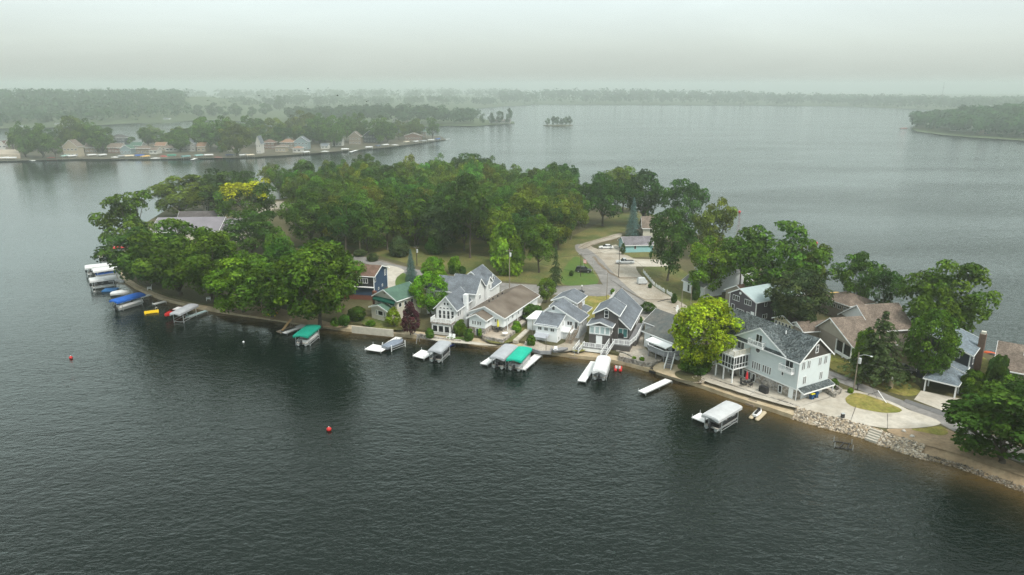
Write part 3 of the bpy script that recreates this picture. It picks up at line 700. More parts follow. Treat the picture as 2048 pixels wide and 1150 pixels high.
    def rail(s, pts, z, h=.95, m=None, step=1.7, bal=.22, name='railing', panel=None):
        m = m or WHITE; b = MB()
        for i in range(len(pts)-1):
            a = Vector((*pts[i][:2], pts[i][2] if len(pts[i]) > 2 else z)); c = Vector((*pts[i+1][:2], pts[i+1][2] if len(pts[i+1]) > 2 else z))
            L_ = (c-a).length; k = max(1, round(L_/step)); up = Vector((0,0,1))
            b.beam(a+up*h, c+up*h, .09, .07); b.beam(a+up*.14, c+up*.14, .06, .06)
            for j in range(k+1 if i == len(pts)-2 else k):
                q = a.lerp(c, j/k); b.box(q.x-.055,q.x+.055,q.y-.055,q.y+.055,q.z,q.z+h+.08)
            if bal:
                nb = int(L_/bal)
                for j in range(1, nb):
                    q = a.lerp(c, j/nb); b.box(q.x-.022,q.x+.022,q.y-.022,q.y+.022,q.z+.14,q.z+h-.02)
        return s.part(name, b, m)
    def posts(s, pts, z0, z1, r=.08, m=None):
        for x, y in pts: s.box('post', x-r, x+r, y-r, y+r, z0, z1, m or WHITE)
    def stairs(s, a, c, w, m=None, railm=None, n=None):
        """flight from top point a to foot c (3-d, local), width w"""
        m = m or WOODB; a = Vector(a); c = Vector(c); d = Vector((c.x-a.x, c.y-a.y, 0)); run = d.length; d.normalize(); sd_ = Vector((-d.y, d.x, 0))
        n = n or max(3, int((a.z-c.z)/.2)); b = MB()
        for k in range(n):
            p = a.lerp(c, (k+.5)/n)
            b.beam(p - sd_*w/2, p + sd_*w/2, run/n*.95, .06)
        for q in (-1, 1): b.beam(a+sd_*w/2*q-Vector((0,0,.12)), c+sd_*w/2*q-Vector((0,0,.02)), .07, .24)
        o = s.part('stairs', b, m)
        for q in (-1, 1):
            e0, e1 = a+sd_*(w/2+.06)*q, c+sd_*(w/2+.06)*q
            s.rail([tuple(e0), tuple(e1)], 0, .9, railm or WHITE, name='stair_railing', bal=.3)
        return o
Z0 = 1.0
# ---- the big white lake house
h = House('lake_house', 'big three storey white house with speckled slate roof and stone basement by the sea wall', (50.04, 114.97), -60, wall=paint('pale_grey_siding', (.60,.655,.665), .05), roof=R_SLATE)
BRN = paint('brown_siding', (.065,.055,.048)); WLIT = paint('white_lap_siding', (.76,.78,.80), .04)
h.gable(-20.5, 0, 0, 8.3, 3.35, 8.9, 12.3, axis='x', oh=.5, ohb=.35, gmat=BRN)
h.box('basement', -20.5, 0, .02, 8.28, Z0, 3.33, STONE)
h.part('trim_board', MB().box(-20.5, .04, -.05, -.003, 3.2, 3.45).box(.003, .05, -.05, 8.35, 3.2, 3.45).box(.003, .06, -.06, 8.35, 8.55, 8.72).box(-.1, .055, -.06, -.004, 3.46, 8.7), WHITE)
h.box('downspout', .03, .12, -.16, -.07, Z0, 8.5, WHITE)
# front cross gable, its face flush with the wall, own roof
ro = h.gable(-14.9, -3.0, -.06, 3.9, 8.62, 8.85, 12.25, axis='y', oh=.28, ohb=0, t=.14)
h.part('eyebrow_roof', MB().prism([(-.07,8.95),(-.5,8.72),(-.5,8.66),(-.07,8.66)], lambda a, z: (-14.6, a, z), lambda a, z: (-3.2, a, z)), R_SLATE)
def balcony(x0, x1, z, door_x, dz, dw, dh):
    h.box('balcony_floor', x0, x1, -1.0, -.1, z-.28, z, WHITE)
    h.rail([(x0+.06,-.12),(x0+.06,-.94),(x1-.06,-.94),(x1-.06,-.12)], z, .95, WHITE, 1.2, .2)
    h.win('f', 0 if z < 8 else -.06, door_x, dz, dw, dh, 2, name='balcony_door')
balcony(-10.9, -7.5, 8.75, -9.1, 8.75, 1.5, 2.05)
balcony(-3.6, -.75, 6.3, -2.05, 6.35, 1.7, 2.0)
rw = MB(); rw.tube((-9.15,-.003,7.75),(-9.15,-.06,7.75), .56, n=24); o = h.part('round_window', rw, WHITE)
MB().tube((-9.15,-.02,7.75),(-9.15,-.075,7.75), .46, n=24).build('pane', GLASS, o)
for k in range(4): h.win('f', 0, -10.0+.52*k, 3.85, .42, 1.55)
for k in range(4): h.win('f', 0, -7.55+.52*k, 3.95, .42, 1.5)
h.win('f', 0, -3.3, 4.85, .5, .75); h.win('f', .02, -3.45, 1.45, .75, 1.45)
for k in range(4): h.win('f', .02, -12.6+1.02*k, 1.35, .8, 1.6)
h.win('f', .02, -1.15, Z0+.3, .95, 1.85, glass=WHITE, name='door')
for k, yy in enumerate((.8, 1.25, 2.2, 2.65, 5.2, 5.65, 6.7, 7.15)): h.win('r', 0, yy, 6.9, .34, 1.5, fw=.06)
for yy in (1.5, 1.95, 5.9, 6.35): h.win('r', 0, yy, 4.05, .34, 1.5, fw=.06)
h.win('r', .03, 4.15, 9.5, .75, 1.5, mid=True)
h.shed(.1, 1.25, .25, 8.5, (3.55, 3.05, 3.05, 3.55), roof=R_SLATE, oh=.1)
for yy in (2.5, 5.7):
    h.win('r', 0, yy, Z0+.3, 2.6, 1.85, glass=WLIT, name='garage_door', fw=.12)
h.posts([(1.2, 8.3)], Z0, 3.0)
# screened porch on posts with a terrace on top
h.box('porch_floor', -15.3, -10.9, -4.2, -.1, 3.9, 4.12, WHITE)
p = MB()
for x in [-15.2+.72*k for k in range(7)]: p.box(x-.05, x+.05, -4.15, -4.05, 4.12, 6.35)
for y in [-3.4+.78*k for k in range(5)]: p.box(-11.0, -10.92, y-.05, y+.05, 4.12, 6.35); p.box(-15.28, -15.2, y-.05, y+.05, 4.12, 6.35)
p.box(-15.25, -10.92, -4.13, -4.07, 4.85, 4.95); p.box(-10.99, -10.93, -4.05, -.1, 4.85, 4.95); p.box(-15.27,-15.21,-4.05,-.1,4.85,4.95)
h.part('porch_frame', p, WHITE)
h.part('screen', MB().box(-15.18, -11.02, -4.06, -4.03, 4.14, 6.33).box(-11.06, -11.03, -4.02, -.1, 4.14, 6.33).box(-15.18,-15.15,-4.02,-.1,4.14,6.33), paint('porch_screen', (.03,.033,.035)))
h.box('terrace_floor', -15.35, -10.85, -4.25, -.1, 6.36, 6.62, WHITE)
CRM = paint('cream_board', (.55,.52,.45))
h.rail([(-15.28,-.15),(-15.28,-4.18),(-10.92,-4.18),(-10.92,-.15)], 6.62, 1.0, CRM, 1.5, .13)
h.posts([(-11.05,-4.05),(-13.2,-4.05),(-15.15,-4.05),(-15.15,-.6)], Z0, 3.9, .1)
h.win('f', 0, -13.2, 6.65, 1.7, 2.0, 2, name='terrace_door')
h.stairs((-15.4, -3.2, 4.0), (-17.9, -5.3, 1.2), 1.1, WOODB, WHITE)
h.box('vent_pipe', -6.0, -5.85, 3.0, 3.15, 11.2, 12.0, WHITE)
BIG = h
# ---- dark grey shingled cottage with white decks
th6 = -19; h = House('shingled_cottage', 'dark grey shingled cottage with white trim, sunroom front and white railed decks', (16.4, 142.2), th6, wall=paint('charcoal_shingles', (.075,.068,.066), .2), roof=R_GREY)
h.gable(.0, 4.6, -.2, 3.5, Z0, 6.35, 7.15, oh=.45)                     # sunroom
h.gable(.6, 5.6, 2.2, 9.6, Z0, 8.3, 9.7, oh=.4, ohb=.2)                # upper storey
h.gable(.4, 7.9, 3.1, 18.2, Z0, 6.0, 9.45, oh=.4, xr=3.2, zeR=5.3)       # main roof running back
h.win('f', 2.2, 3.1, 7.2, .9, 1.7, 1, mid=True)
sun = MB(); sg = paint('sunroom_glass', (.36,.45,.46), .15, .15)
h.box('sunroom_panel', .05, 4.55, -.26, -.21, 4.15, 6.1, WHITE)
for k in range(4): h.win('f', -.26, .65+1.1*k, 4.35, .95, 1.6, glass=sg)
h.win('f', -.2, 2.2, 2.0, 1.3, 1.9, glass=WHITE, name='door')
for k in range(2): h.win('r', 4.6, .6+1.3*k, 4.4, 1.0, 1.5)
h.win('f', 3.1, 6.6, 2.95, 2.0, 2.0, 2, glass=paint('patio_door_glass', (.05,.16,.16), .2, .1), name='patio_door')
for yy in (12.8, 14.3, 15.8, 17.0): h.win('r', 7.9, yy, 2.9, .8, 1.5)
h.box('front_deck', -.8, 4.6, -2.6, -.25, 1.75, 1.95, WOODG); h.box('deck_skirt', -.75, 4.55, -2.55, -2.45, Z0, 1.74, WHITE)
h.rail([(-.75,-2.5),(4.5,-2.5)], 1.95, .95, WHITE, 1.5, .4)
h.box('side_deck', 5.1, 8.9, -.9, 3.0, 2.5, 2.7, WOODG); h.box('side_deck_walk', 8.0, 9.6, 3.05, 14.5, 2.5, 2.7, WOODG)
h.box('deck_skirt', 5.15, 8.85, -.85, 2.9, Z0, 2.48, h.wall); h.box('deck_skirt', 8.05, 9.55, 3.0, 14.4, Z0, 2.48, h.wall)
h.rail([(5.2,-.8),(8.8,-.8),(9.5,3.0),(9.5,14.4)], 2.7, 1.0, WHITE, 1.4, .35)
h.stairs((-1.2,-1.6,1.95), (-1.9,-4.0,1.0), 1.1, WOODG); h.stairs((4.95,-.4,2.6), (4.0,-4.2,1.0), 1.1, WOODG)
# ---- white cottage with grey roofs
th5 = -25; h = House('white_cottage', 'white cottage with several grey roofs, a flat white annex and a wooden front stair', (5.2, 146.3), th5, wall=WLIT, roof=R_GREY)
h.box('wall', 0, 5.0, -.1, 4.4, Z0, 5.0); h.shed(0, 5.0, -.1, 4.0, (4.95, 4.95, 6.35, 6.35), oh=.35)
h.gable(-.2, 8.4, 4.4, 9.6, Z0, 6.3, 8.3, oh=.35, xr=2.5, zeR=5.3)
h.win('f', 4.4, 2.3, 7.0, .75, 1.0, mid=True)
for k in range(3): h.win('f', -.1, 1.0+1.45*k, 3.6, .95, .85, 2)
h.win('r', 5.0, .9, 3.6, .6, .9); h.win('r', 5.0, 3.3, 4.1, .6, 1.1); h.win('r', 5.0, .8, 1.6, .5, .9)
h.win('f', 4.4, 6.2, 4.0, 1.25, 1.0, 2); h.win('f', 4.4, 7.7, 3.35, .8, 1.7, name='door')
h.box('storm_porch', 5.05, 7.2, 2.6, 4.38, Z0, 3.1); h.shed(5.05, 7.2, 2.6, 4.38, (3.15,3.15,3.5,3.5), WHITE, oh=.15)
h.win('f', 2.6, 5.7, 1.2, 1.0, 1.7, glass=paint('pale_door', (.5,.51,.52)), name='door'); h.win('f', 2.6, 6.6, 1.2, .7, 1.7, glass=WHITE, name='door')
h.win('r', 8.4, 6.3, 3.6, .7, 1.0)
h.stairs((7.75, 4.0, 3.35), (7.4, .6, 1.25), 1.2, WOODB, WOODB)
h.box('wall', -4.3, -.25, 5.2, 10.4, Z0, 4.1); h.shed(-4.3, -.25, 5.2, 10.4, (4.0,4.35,4.45,4.15), WHITE, oh=.25); h.win('f', 5.2, -2.0, 2.4, 1.0, 1.0)
h.shed(.1, 3.2, -1.7, -.15, (2.55,2.55,2.95,2.95), paint('awning_cloth', (.36,.38,.42)), oh=.05, t=.06, fascia=False); h.posts([(.2,-1.65),(3.1,-1.65)], Z0, 2.5, .05, ALU)
h.gable(-1.2, 4.4, 13.2, 19.4, Z0, 6.7, 7.9, oh=.45, roof=R_GREY)
h.box('wall', -.6, 3.8, 9.65, 13.15, Z0, 6.0); h.shed(-.6, 3.8, 9.65, 13.15, (6.15,6.15,6.3,6.3), oh=.2)
h.win('f', 13.2, 2.9, 5.2, .8, .5); h.box('chimney', 4.45, 5.1, 14.6, 15.3, Z0, 6.2, STONE); h.win('r', 4.4, 17.3, 4.3, .8, 1.2)
h.shed(4.45, 6.2, 15.4, 19.2, (4.4,3.9,3.9,4.4), oh=.15)
# ---- white ranch with long brown roof
h = House('white_ranch_house', 'long white house with a weathered brown roof, stone basement and stone walled patio', (-9.5, 149.5), -25, wall=WLIT, roof=R_BROWN)
h.gable(0, 4.0, 0, 3.6, 3.2, 5.5, 6.5, oh=.55, xr=1.9, ohb=0); h.box('basement', 0, 4.0, .02, 3.6, Z0, 3.18, STONE)
h.gable(-1.6, 7.1, 3.0, 22, 3.0, 5.75, 7.45, oh=.45, xr=2.5, zeR=5.45); h.box('basement', -1.55, 6.6, 3.62, 21.9, Z0, 2.98, STONE)
for k in range(4): h.win('f', 0, .95+.56*k+(.15 if k > 1 else 0), 3.75, .46, 1.0)
h.win('r', 4.0, 1.6, 4.0, .9, .9, 2); h.win('f', 3.0, 5.3, 3.9, 1.1, .9, 2); h.win('f', .02, 2.0, Z0+.2, .75, 1.85, glass=paint('green_door', (.03,.06,.06)), name='door')
for yy in (5, 7.5, 10.5, 14, 17): h.win('r', 7.1, yy, 3.7, 1.0, 1.0, 2)
h.posts([(7.45,4.2),(7.45,9.5),(7.45,13.5)], Z0, 5.2, .07); h.box('walkway', 7.15, 8.5, 3.0, 20, Z0, 1.9, CONC)
h.win('b', 22, 2.5, 2.4, 1.0, 2.0, name='door')
for yy in (7.5, 9.5, 12, 14.5): h.box('vent_pipe', 1.0, 1.25, yy, yy+.25, 6.9, 7.25, DARK)
# ---- grey gabled white house
h = House('gabled_house', 'tall white house with steep grey gables, chimney and balcony over dark sunroom windows', (-17.5, 152.2), -19, wall=paint('off_white_siding', (.66,.665,.66), .05), roof=R_GREY)
h.gable(.2, 5.1, .6, 8.4, Z0, 6.9, 9.5, oh=.45, xr=2.75)
h.box('sunroom', 0, 4.6, -1.6, .55, Z0, 3.55, paint('pale_grey_trim', (.50,.51,.51))); h.box('balcony_floor', -.2, 4.9, -1.8, .55, 3.56, 3.85, STONE)
h.rail([(-.1,.5),(-.1,-1.72),(4.8,-1.72),(4.8,.5)], 3.85, 1.0, WHITE, 1.2, .12)
for k in range(3): h.win('f', -1.6, .85+1.45*k, 1.6, 1.25, 1.6)
for k in range(2): h.win('r', 4.6, -1.05+.95*k, 1.6, .8, 1.6)
for k in range(4): h.win('f', .6, 1.15+1.02*k, 4.1, .78, 2.0, mid=True)
for k in range(4): h.win('f', .6, 1.35+.85*k, 6.4, .6, .4, fw=.06)
for k in range(2): h.win('f', .6, 2.35+.75*k, 7.3, .55, .7, fw=.07)
h.win('r', 5.1, 1.6, 4.6, .8, 1.5); h.win('r', 5.1, 2.7, 4.6, .8, 1.5)
h.box('chimney', 5.13, 6.0, 4.6, 5.8, Z0, 8.9, WSIDE)
h.gable(-3.5, 6.4, 8.9, 14.7, Z0, 8.4, 11.0, axis='x', oh=.4)
h.win('r', 6.4, 11.6, 5.9, 1.3, 1.2, 3); h.win('f', 8.6, -2.2, 4.5, 1.2, 1.8, 2); h.win('f', 8.6, -2.2, 7.0, .8, .6)
h.gable(-1.6, 6.9, 14.9, 18.4, Z0, 8.9, 10.3, axis='x', oh=.35, ohb=.3)
h.gable(-3.0, 6.7, 17.5, 24.5, Z0, 7.2, 11.0, axis='y', oh=.4, xr=2.0, zeR=7.2)
h.win('r', 6.9, 16.5, 7.0, .9, 1.4, 2); h.win('r', 6.9, 16.5, 3.6, .9, 1.6, 2)
h.gable(3.6, 6.3, 19.2, 21.0, 7.0, 8.9, 10.0, axis='x', oh=.25); h.win('r', 6.3, 20.1, 8.2, .7, .9)
h.gable(-7.0, -2.8, 10.5, 14.5, Z0, 8.0, 9.6, axis='x', oh=.3)
# ---- green roofed cream house
h = House('cream_house', 'cream house with green roof, dark green awning and a brick chimney', (-34.2, 162.0), -36, wall=paint('cream_stucco', (.52,.49,.42), .08), roof=R_GREEN)
h.gable(1.2, 6.6, -.4, 3.0, Z0, 4.35, 5.2, oh=.45, ohb=0); h.gable(.4, 7.8, 1.6, 9.4, Z0, 6.6, 8.5, oh=.5, xr=3.9)
h.win('f', -.4, 4.3, 2.5, 1.7, 1.2); h.win('f', -.4, 3.0, 2.5, .45, 1.2, glass=DARK, name='shutter'); h.win('f', -.4, 5.65, 2.5, .45, 1.2, glass=DARK, name='shutter')
h.win('f', 1.6, 2.0, 4.75, 1.7, 1.0); h.win('f', 1.6, 6.3, 4.75, 1.8, 1.0)
AW = paint('green_awning', (.005,.065,.045))
h.part('awning', MB().prism([(1.58,6.3),(.7,5.75),(.7,5.45),(.76,5.45),(.76,5.72),(1.58,6.2)], lambda a, z: (.5, a, z), lambda a, z: (7.7, a, z)), AW)
for yy in (2.6, 4.4, 6.6): h.win('r', 7.8, yy, 4.5, 1.0, 1.1)
h.box('chimney', -.55, .3, 1.7, 2.5, Z0, 7.2, mat('brick', (.17,.065,.045), .9, .3, 4)); h.box('gable_vent', 3.6, 4.2, 1.54, 1.59, 7.3, 7.8, WOODB)
# ---- navy blue house
h = House('blue_house', 'navy blue house with brown roof and white corner trim under the oaks', (-40.5, 176.0), -12, wall=paint('navy_siding', (.035,.065,.125), .12), roof=R_RUST)
h.gable(-4.6, 5.2, .2, 9.4, 2.6, 8.0, 9.6, axis='x', oh=.5); h.box('basement', -4.6, 5.2, .25, 9.3, Z0, 2.58, mat('brick', (.17,.065,.045)))
h.box('upper_front', -4.6, 5.15, -.1, .18, 5.0, 7.6, DARK); h.part('trim_board', MB().box(5.21,5.3,-.1,.2,2.6,7.8).box(-4.7,5.3,-.62,-.05,4.85,5.02).box(5.21,5.29,9.15,9.42,2.6,7.8), WHITE)
h.win('f', -.1, 2.4, 5.9, 2.6, 1.3, 4); h.win('f', -.1, -1.6, 5.9, 2.6, 1.3, 4); h.win('r', 5.2, 1.0, 6.0, .8, 1.5); h.win('r', 5.2, 7.8, 6.1, 1.0, 1.6, 2); h.win('r', 5.2, 3.0, 3.5, .7, .6); h.win('r', 5.2, 5.6, 3.7, .7, .6)
# ---- dark roofed white cottage with grey deck
h = House('deck_cottage', 'white cottage with mossy dark roof and grey deck beside the yellow green maple', (27.9, 142.1), -56, wall=WLIT, roof=R_DARKG)
h.box('wall', .2, 10, .1, 6.3, Z0, 4.75); h.hip(.2, 10, .1, 6.3, 4.75, 7.0, .45)
h.box('wall', -4.2, 4.5, 4.6, 10.5, Z0, 4.85); h.gable(-4.2, 5.5, 4.6, 11.5, 4.0, 4.95, 7.1, axis='x', oh=.4)
h.win('f', .1, 2.6, 3.4, 1.5, .95, 2); h.win('f', .1, 6.6, 2.0, 1.4, 2.2, 2); h.win('f', .1, 8.6, 2.6, 1.0, 1.1)
h.shed(3.2, 8.8, -2.3, .05, (4.1,4.1,4.45,4.45), WHITE, oh=.1, t=.08)
d = [(3.9,-.1),(3.6,-2.2),(4.8,-3.3),(9.2,-3.3),(10.4,-2.2),(10.4,-.1)]
h.part('deck', MB().plate(d, 2.55, 2.75), WOODG)
h.rail(d, 2.75, 1.0, paint('deck_grey', (.33,.34,.36)), 1.6, .1); h.part('deck_cap', MB().beam((3.6,-2.2,3.8),(4.8,-3.3,3.8),.14,.05).beam((4.8,-3.3,3.8),(9.2,-3.3,3.8),.14,.05).beam((9.2,-3.3,3.8),(10.4,-2.2,3.8),.14,.05).beam((3.9,-.1,3.8),(3.6,-2.2,3.8),.14,.05), WHITE)
h.posts([(4.9,-3.1),(7.0,-3.2),(9.1,-3.1)], Z0-.2, 2.55, .09, WOODG)
h.stairs((10.4,-2.4,2.7), (12.2,-5.2,1.2), 1.2, WOODG)
h.box('chimney', 1.8, 1.95, 7.2, 7.35, 6.2, 7.6, DARK)
# ---- purple grey house with pale metal roof
h = House('plum_grey_house', 'plum grey two storey house with pale metal roof and white trimmed windows', (51.8, 161.6), -62, wall=paint('plum_grey_siding', (.085,.075,.092), .1), roof=R_TIN)
h.gable(0, 8.2, 0, 15, Z0, 7.6, 9.3, oh=.35, xr=3.2, zeR=7.4)
for a, zz in ((2.0, 6.0), (5.7, 5.9)): h.win('f', 0, a, zz, 2.1, 1.3, 3)
h.win('f', 0, 1.2, 3.8, 1.0, 1.2); h.win('f', 0, 3.6, 3.3, 2.4, 1.0, 3); h.win('f', 0, 6.0, 3.2, 1.0, 1.1, 2); h.win('f', 0, 7.3, 2.9, 1.0, 1.8, glass=WHITE, name='door')
rw = MB().tube((3.2,-.003,8.1),(3.2,-.07,8.1),.34,n=16); h.part('gable_vent', rw, WHITE)
h.win('r', 8.2, 3.0, 5.8, .8, 1.2); h.win('r', 8.2, 3.0, 2.9, 1.5, 1.1, 2); h.win('r', 8.2, 6.6, 2.9, .9, 1.6, mid=True)
h.part('trim_board', MB().box(-.06,.1,-.06,-.003,Z0,7.3).box(8.1,8.26,-.06,-.003,Z0,7.2).box(8.203,8.26,0,.15,Z0,7.2), WHITE)
# ---- other houses of the back shore
h = House('white_gable_house', 'white house with a big pale grey roof behind the tall forked oak', (52.6, 186.0), -62, wall=WLIT, roof=R_LIGHT)
h.gable(-4, 4.6, 0, 13, Z0, 6.6, 9.6, oh=.35)
for a in (-1.2, 1.2, 3): h.win('f', 0, a, 4.8, .9, 1.5)
h.gable(-1.6, 6.4, -6.4, -.1, Z0, 4.4, 6.2, axis='x', oh=.35); h.win('f', -6.4, .6, 1.6, .9, 2.0, name='door'); h.win('r', 6.4, -3.2, 2.6, 1.2, 1.1, 2)
h = House('tan_bungalow', 'tan bungalow with red brown roof between the pale roofed and plum grey houses', (54.6, 170.5), -62, wall=paint('tan_siding', (.30,.265,.22)), roof=R_RUST)
h.gable(-1.5, 6.0, 0, 15, Z0, 5.4, 7.4, oh=.35)
for a in (.6, 2.4, 4.4): h.win('f', 0, a, 3.4, .7, 1.2)
h = House('yellow_cottage', 'small pale yellow cottage with dark brown roof behind the big white house', (58.8, 152.0), -62, wall=paint('pale_yellow_siding', (.50,.45,.31)), roof=shingle('dark_brown_shingles', (.06,.05,.046), .25))
h.gable(.3, 5.4, .2, 7, Z0, 4.6, 5.8, oh=.4)
for k in range(5): h.win('f', .2, .9+.95*k, 2.9, .7, 1.1)
for k in range(3): h.win('r', 5.4, 1.2+1.8*k, 2.7, 1.2, 1.2)
h = House('tan_house', 'tan house with brown shingle roofs, white gable and a screened front porch', (65.9, 145.1), -80, wall=paint('taupe_siding', (.235,.205,.175)), roof=R_TAN)
h.gable(.3, 12.6, 0, 9, Z0, 4.9, 8.2, oh=.45, xr=4.6, gmat=paint('taupe_gable', (.34,.31,.26)))
h.gable(-3.0, 8.0, 7.5, 16.5, Z0, 6.3, 9.9, oh=.5, xr=2.4, gmat=WHITE); h.win('f', 7.5, -1.6, 4.4, .9, .9, 2, mid=True); h.win('f', 7.5, -2.2, 1.8, .6, 1.2)
h.gable(-4.2, 1.0, -3.6, 4.0, Z0, 4.3, 5.5, oh=.4, gmat=WHITE)
h.box('porch_opening', 7.2, 12.3, -.05, -.003, 1.9, 4.3, GLASS); h.posts([(7.4,-.2),(9.8,-.2),(12.3,-.2)], Z0, 4.5, .1); h.box('porch_rail', 7.5, 12.2, -.26, -.14, 1.6, 2.2, WHITE)
rw = MB().tube((4.6,-.05,7.2),(4.6,-.12,7.2),.3,n=14); h.part('gable_vent', rw, CRM)
h = House('brown_roof_cottage', 'low tan cottage with brown hipped roof in front of the yellow boat canopy', (75.5, 166.5), -68, wall=paint('taupe_siding', (.235,.205,.175)), roof=R_TAN)
h.box('wall', 0, 9, 0, 8, Z0, 5.2); h.hip(0, 9, 0, 8, 5.2, 7.0)
for k in range(5): h.win('f', 0, 1.0+1.7*k, 3.6, 1.2, .9, 2)
h.win('l', 0, 2.0, 2.4, .8, 1.1)
h = House('navy_carport_house', 'dark navy house with blue grey roofs, open carport and a brick chimney', (74.6, 119.07), -42, wall=paint('dark_navy_siding', (.035,.04,.052)), roof=shingle('blue_grey_shingles', (.14,.17,.195), .25))
h.hip(.2, 5.2, .2, 6.2, 3.85, 5.2, .3, rx=(2.7, 2.7), ry=(3.2, 6.4)); h.posts([(.3,.3),(5.1,.3),(5.1,3.2),(.3,3.2),(5.1,6.0)], Z0, 3.7, .12)
h.gable(-2.5, 5.0, 6.4, 9.6, Z0, 5.9, 6.4, oh=.3, xr=-1.6, zeR=4.5)
h.part('wall', MB().prism([(-3.0,Z0),(5.2,Z0),(5.2,6.9),(-3.0,9.7)], lambda a,z: (a,9.4,z), lambda a,z: (a,19.5,z)), h.wall); h.shed(-3.0, 5.2, 9.4, 19.5, (9.9, 7.1, 7.1, 9.9), oh=.5, t=.18)
h.win('f', 9.4, 2.6, 5.8, 1.9, 1.1, 2); h.part('trim_board', MB().box(5.05,5.26,9.33,9.395,Z0,6.9), WHITE); h.win('r', 5.2, 13, 4.0, 1.0, 1.2)
h.box('chimney', 5.24, 6.3, 14.8, 15.9, Z0, 9.6, mat('brown_brick', (.13,.085,.065), .9, .3, 4)); h.box('chimney_cap', 5.4, 6.15, 15.0, 15.7, 9.61, 10.1, CRM)
rw = MB().tube((-1.2,6.36,5.6),(-1.2,6.3,5.6),.3,n=14); h.part('gable_vent', rw, WHITE)
h = House('speckled_roof_house', 'brown speckled roof house at the far end of the lane', (89.4, 121.6), -36, wall=paint('taupe_siding', (.235,.205,.175)), roof=R_TAN)
h.gable(-.2, 12, .2, 13, Z0, 4.9, 8.0, axis='x', oh=.5); h.box('vent_pipe', 3.5, 3.65, 4.0, 4.15, 6.5, 7.4, WHITE)
h = House('blue_garage', 'light blue garage with grey roof next to the cone shaped shrub', (37.4, 229.3), 6, cat='garage', wall=paint('light_blue_siding', (.27,.50,.53)), roof=shingle('grey_purple_shingles', (.16,.15,.165), .2))
h.gable(0, 9.5, 0, 8.2, Z0, 4.0, 5.9, axis='x', oh=.4); h.win('l', 0, 4.0, Z0+.3, 3.4, 2.1, glass=paint('pale_blue_door', (.38,.55,.57)), name='garage_door'); h.win('f', 0, 3.4, 2.4, .7, 1.2, fw=.06)
h = House('white_gabled_cottage', 'white cottage with pinkish brown roof behind the light blue garage', (47.5, 253.0), -4, wall=CRM, roof=R_TAN)
h.gable(0, 9, 0, 9, Z0, 5.2, 8.4, axis='x', oh=.5); h.win('l', 0, 4.5, 5.2, .9, 1.8); h.win('l', 0, 4.5, 2.2, 1.6, 1.5, 2); h.box('porch_roof', -2.2, -.05, 1.0, 8.0, 3.9, 4.05, R_TAN)
h = House('brick_chimney_house', 'house almost hidden by oaks with a red brick chimney and pale blue wall', (66.0, 226.0), -20, wall=paint('light_blue_siding', (.27,.50,.53)), roof=R_TAN)
h.gable(0, 9, 0, 8, Z0, 4.2, 6.0, axis='x', oh=.4); h.box('chimney', -1.3, .9, -1.0, -.05, Z0, 7.4, mat('brick', (.17,.065,.045)))
p0 = G(322, 456, 5); h = House('grey_lodge', 'big lodge with a long pale lilac grey roof among the oaks at the tip', (p0.x, p0.y), 4, cat='lodge', wall=CRM, roof=mat('lilac_grey_roof', (.21,.195,.22), .9, .14, 1.2, (.165,.155,.175), .4, .15))
h.gable(-2, 21, -4, 9, Z0, 4.6, 8.0, axis='x', oh=.6, xr=5); h.gable(21.1, 31, -2, 9, Z0, 4.4, 7.2, axis='x', oh=.5, xr=5.5); h.gable(2, 16, 9.7, 19, Z0, 5.4, 8.6, axis='x', oh=.4, roof=shingle('dark_lodge_shingles', (.09,.08,.08), .2))
p0 = G(407, 426); h = House('cream_cottage', 'cream cottage wall with white framed window peeking out behind the grey lodge', (p0.x, p0.y), 0, wall=paint('cream_stucco', (.52,.49,.42)), roof=R_TAN)
h.gable(0, 7, 0, 7, Z0, 5.0, 8.0, oh=.4); h.win('f', 0, 2.0, 2.4, 1.6, 1.8, 2)
p0 = G(536, 398); h = House('white_back_house', 'white house with blue grey roof glimpsed behind the golden topped oak', (p0.x, p0.y), -12, wall=WLIT, roof=R_GREY)
h.gable(0, 6, 0, 8, Z0, 6.0, 9.5, oh=.4); h.win('f', 0, 3, 5.0, 1.2, 1.6, 2); h.win('f', 0, 2, 2.0, 1.4, 1.4, 2)
# ---------------------------------------------------------------- boat lifts, boats, docks
def frame2(a, c, z):
    A, B_ = G(*a, z), G(*c, z); d = B_ - A
    return (A + B_)/2, d.length, math.atan2(d.y, d.x)
def cloth(name, c): return mat(name, c, 0.75, 0.12, 0.9, bump=0.06)
CL_GREY = cloth('grey_canvas', (.33,.345,.37)); CL_LG = cloth('pale_grey_canvas', (.44,.45,.46)); CL_GRN = cloth('green_canvas', (.005,.36,.25)); CL_TEAL = cloth('teal_canvas', (.005,.23,.165))
CL_BLUE = cloth('blue_canvas', (.01,.10,.42)); CL_WHT = cloth('white_canvas', (.62,.63,.64)); CL_CRM = cloth('cream_canvas', (.60,.53,.42)); CL_YEL = cloth('yellow_canvas', (.62,.38,.11))
def canopy_mb(L_, w, z, rise=.38, skirt=.42, rnd=False):
    secs = []
    for u, f, dz in ((-.5,.62,-.16),(-.485,.9,-.03),(-.42,1,0),(-.2,1,.02),(0,1,-.01),(.2,1,.02),(.42,1,0),(.485,.9,-.03),(.5,.62,-.16)):
        hw = w/2*(1 if not rnd else f**.5) if abs(u) < .49 else w/2*(.97 if not rnd else .85)
        rr = rise*f + dz
        ring = [(-hw,-skirt),(-hw*1.0,0.0),(-hw*.86,rr*.62),(-hw*.45,rr*.92),(0,rr),(hw*.45,rr*.92),(hw*.86,rr*.62),(hw,0.0),(hw,-skirt),(hw*.9,-skirt),(0,rr*.5-.1),(-hw*.9,-skirt)]
        secs.append([(u*L_, y, z+q) for y, q in ring])
    return MB().sweep(secs)
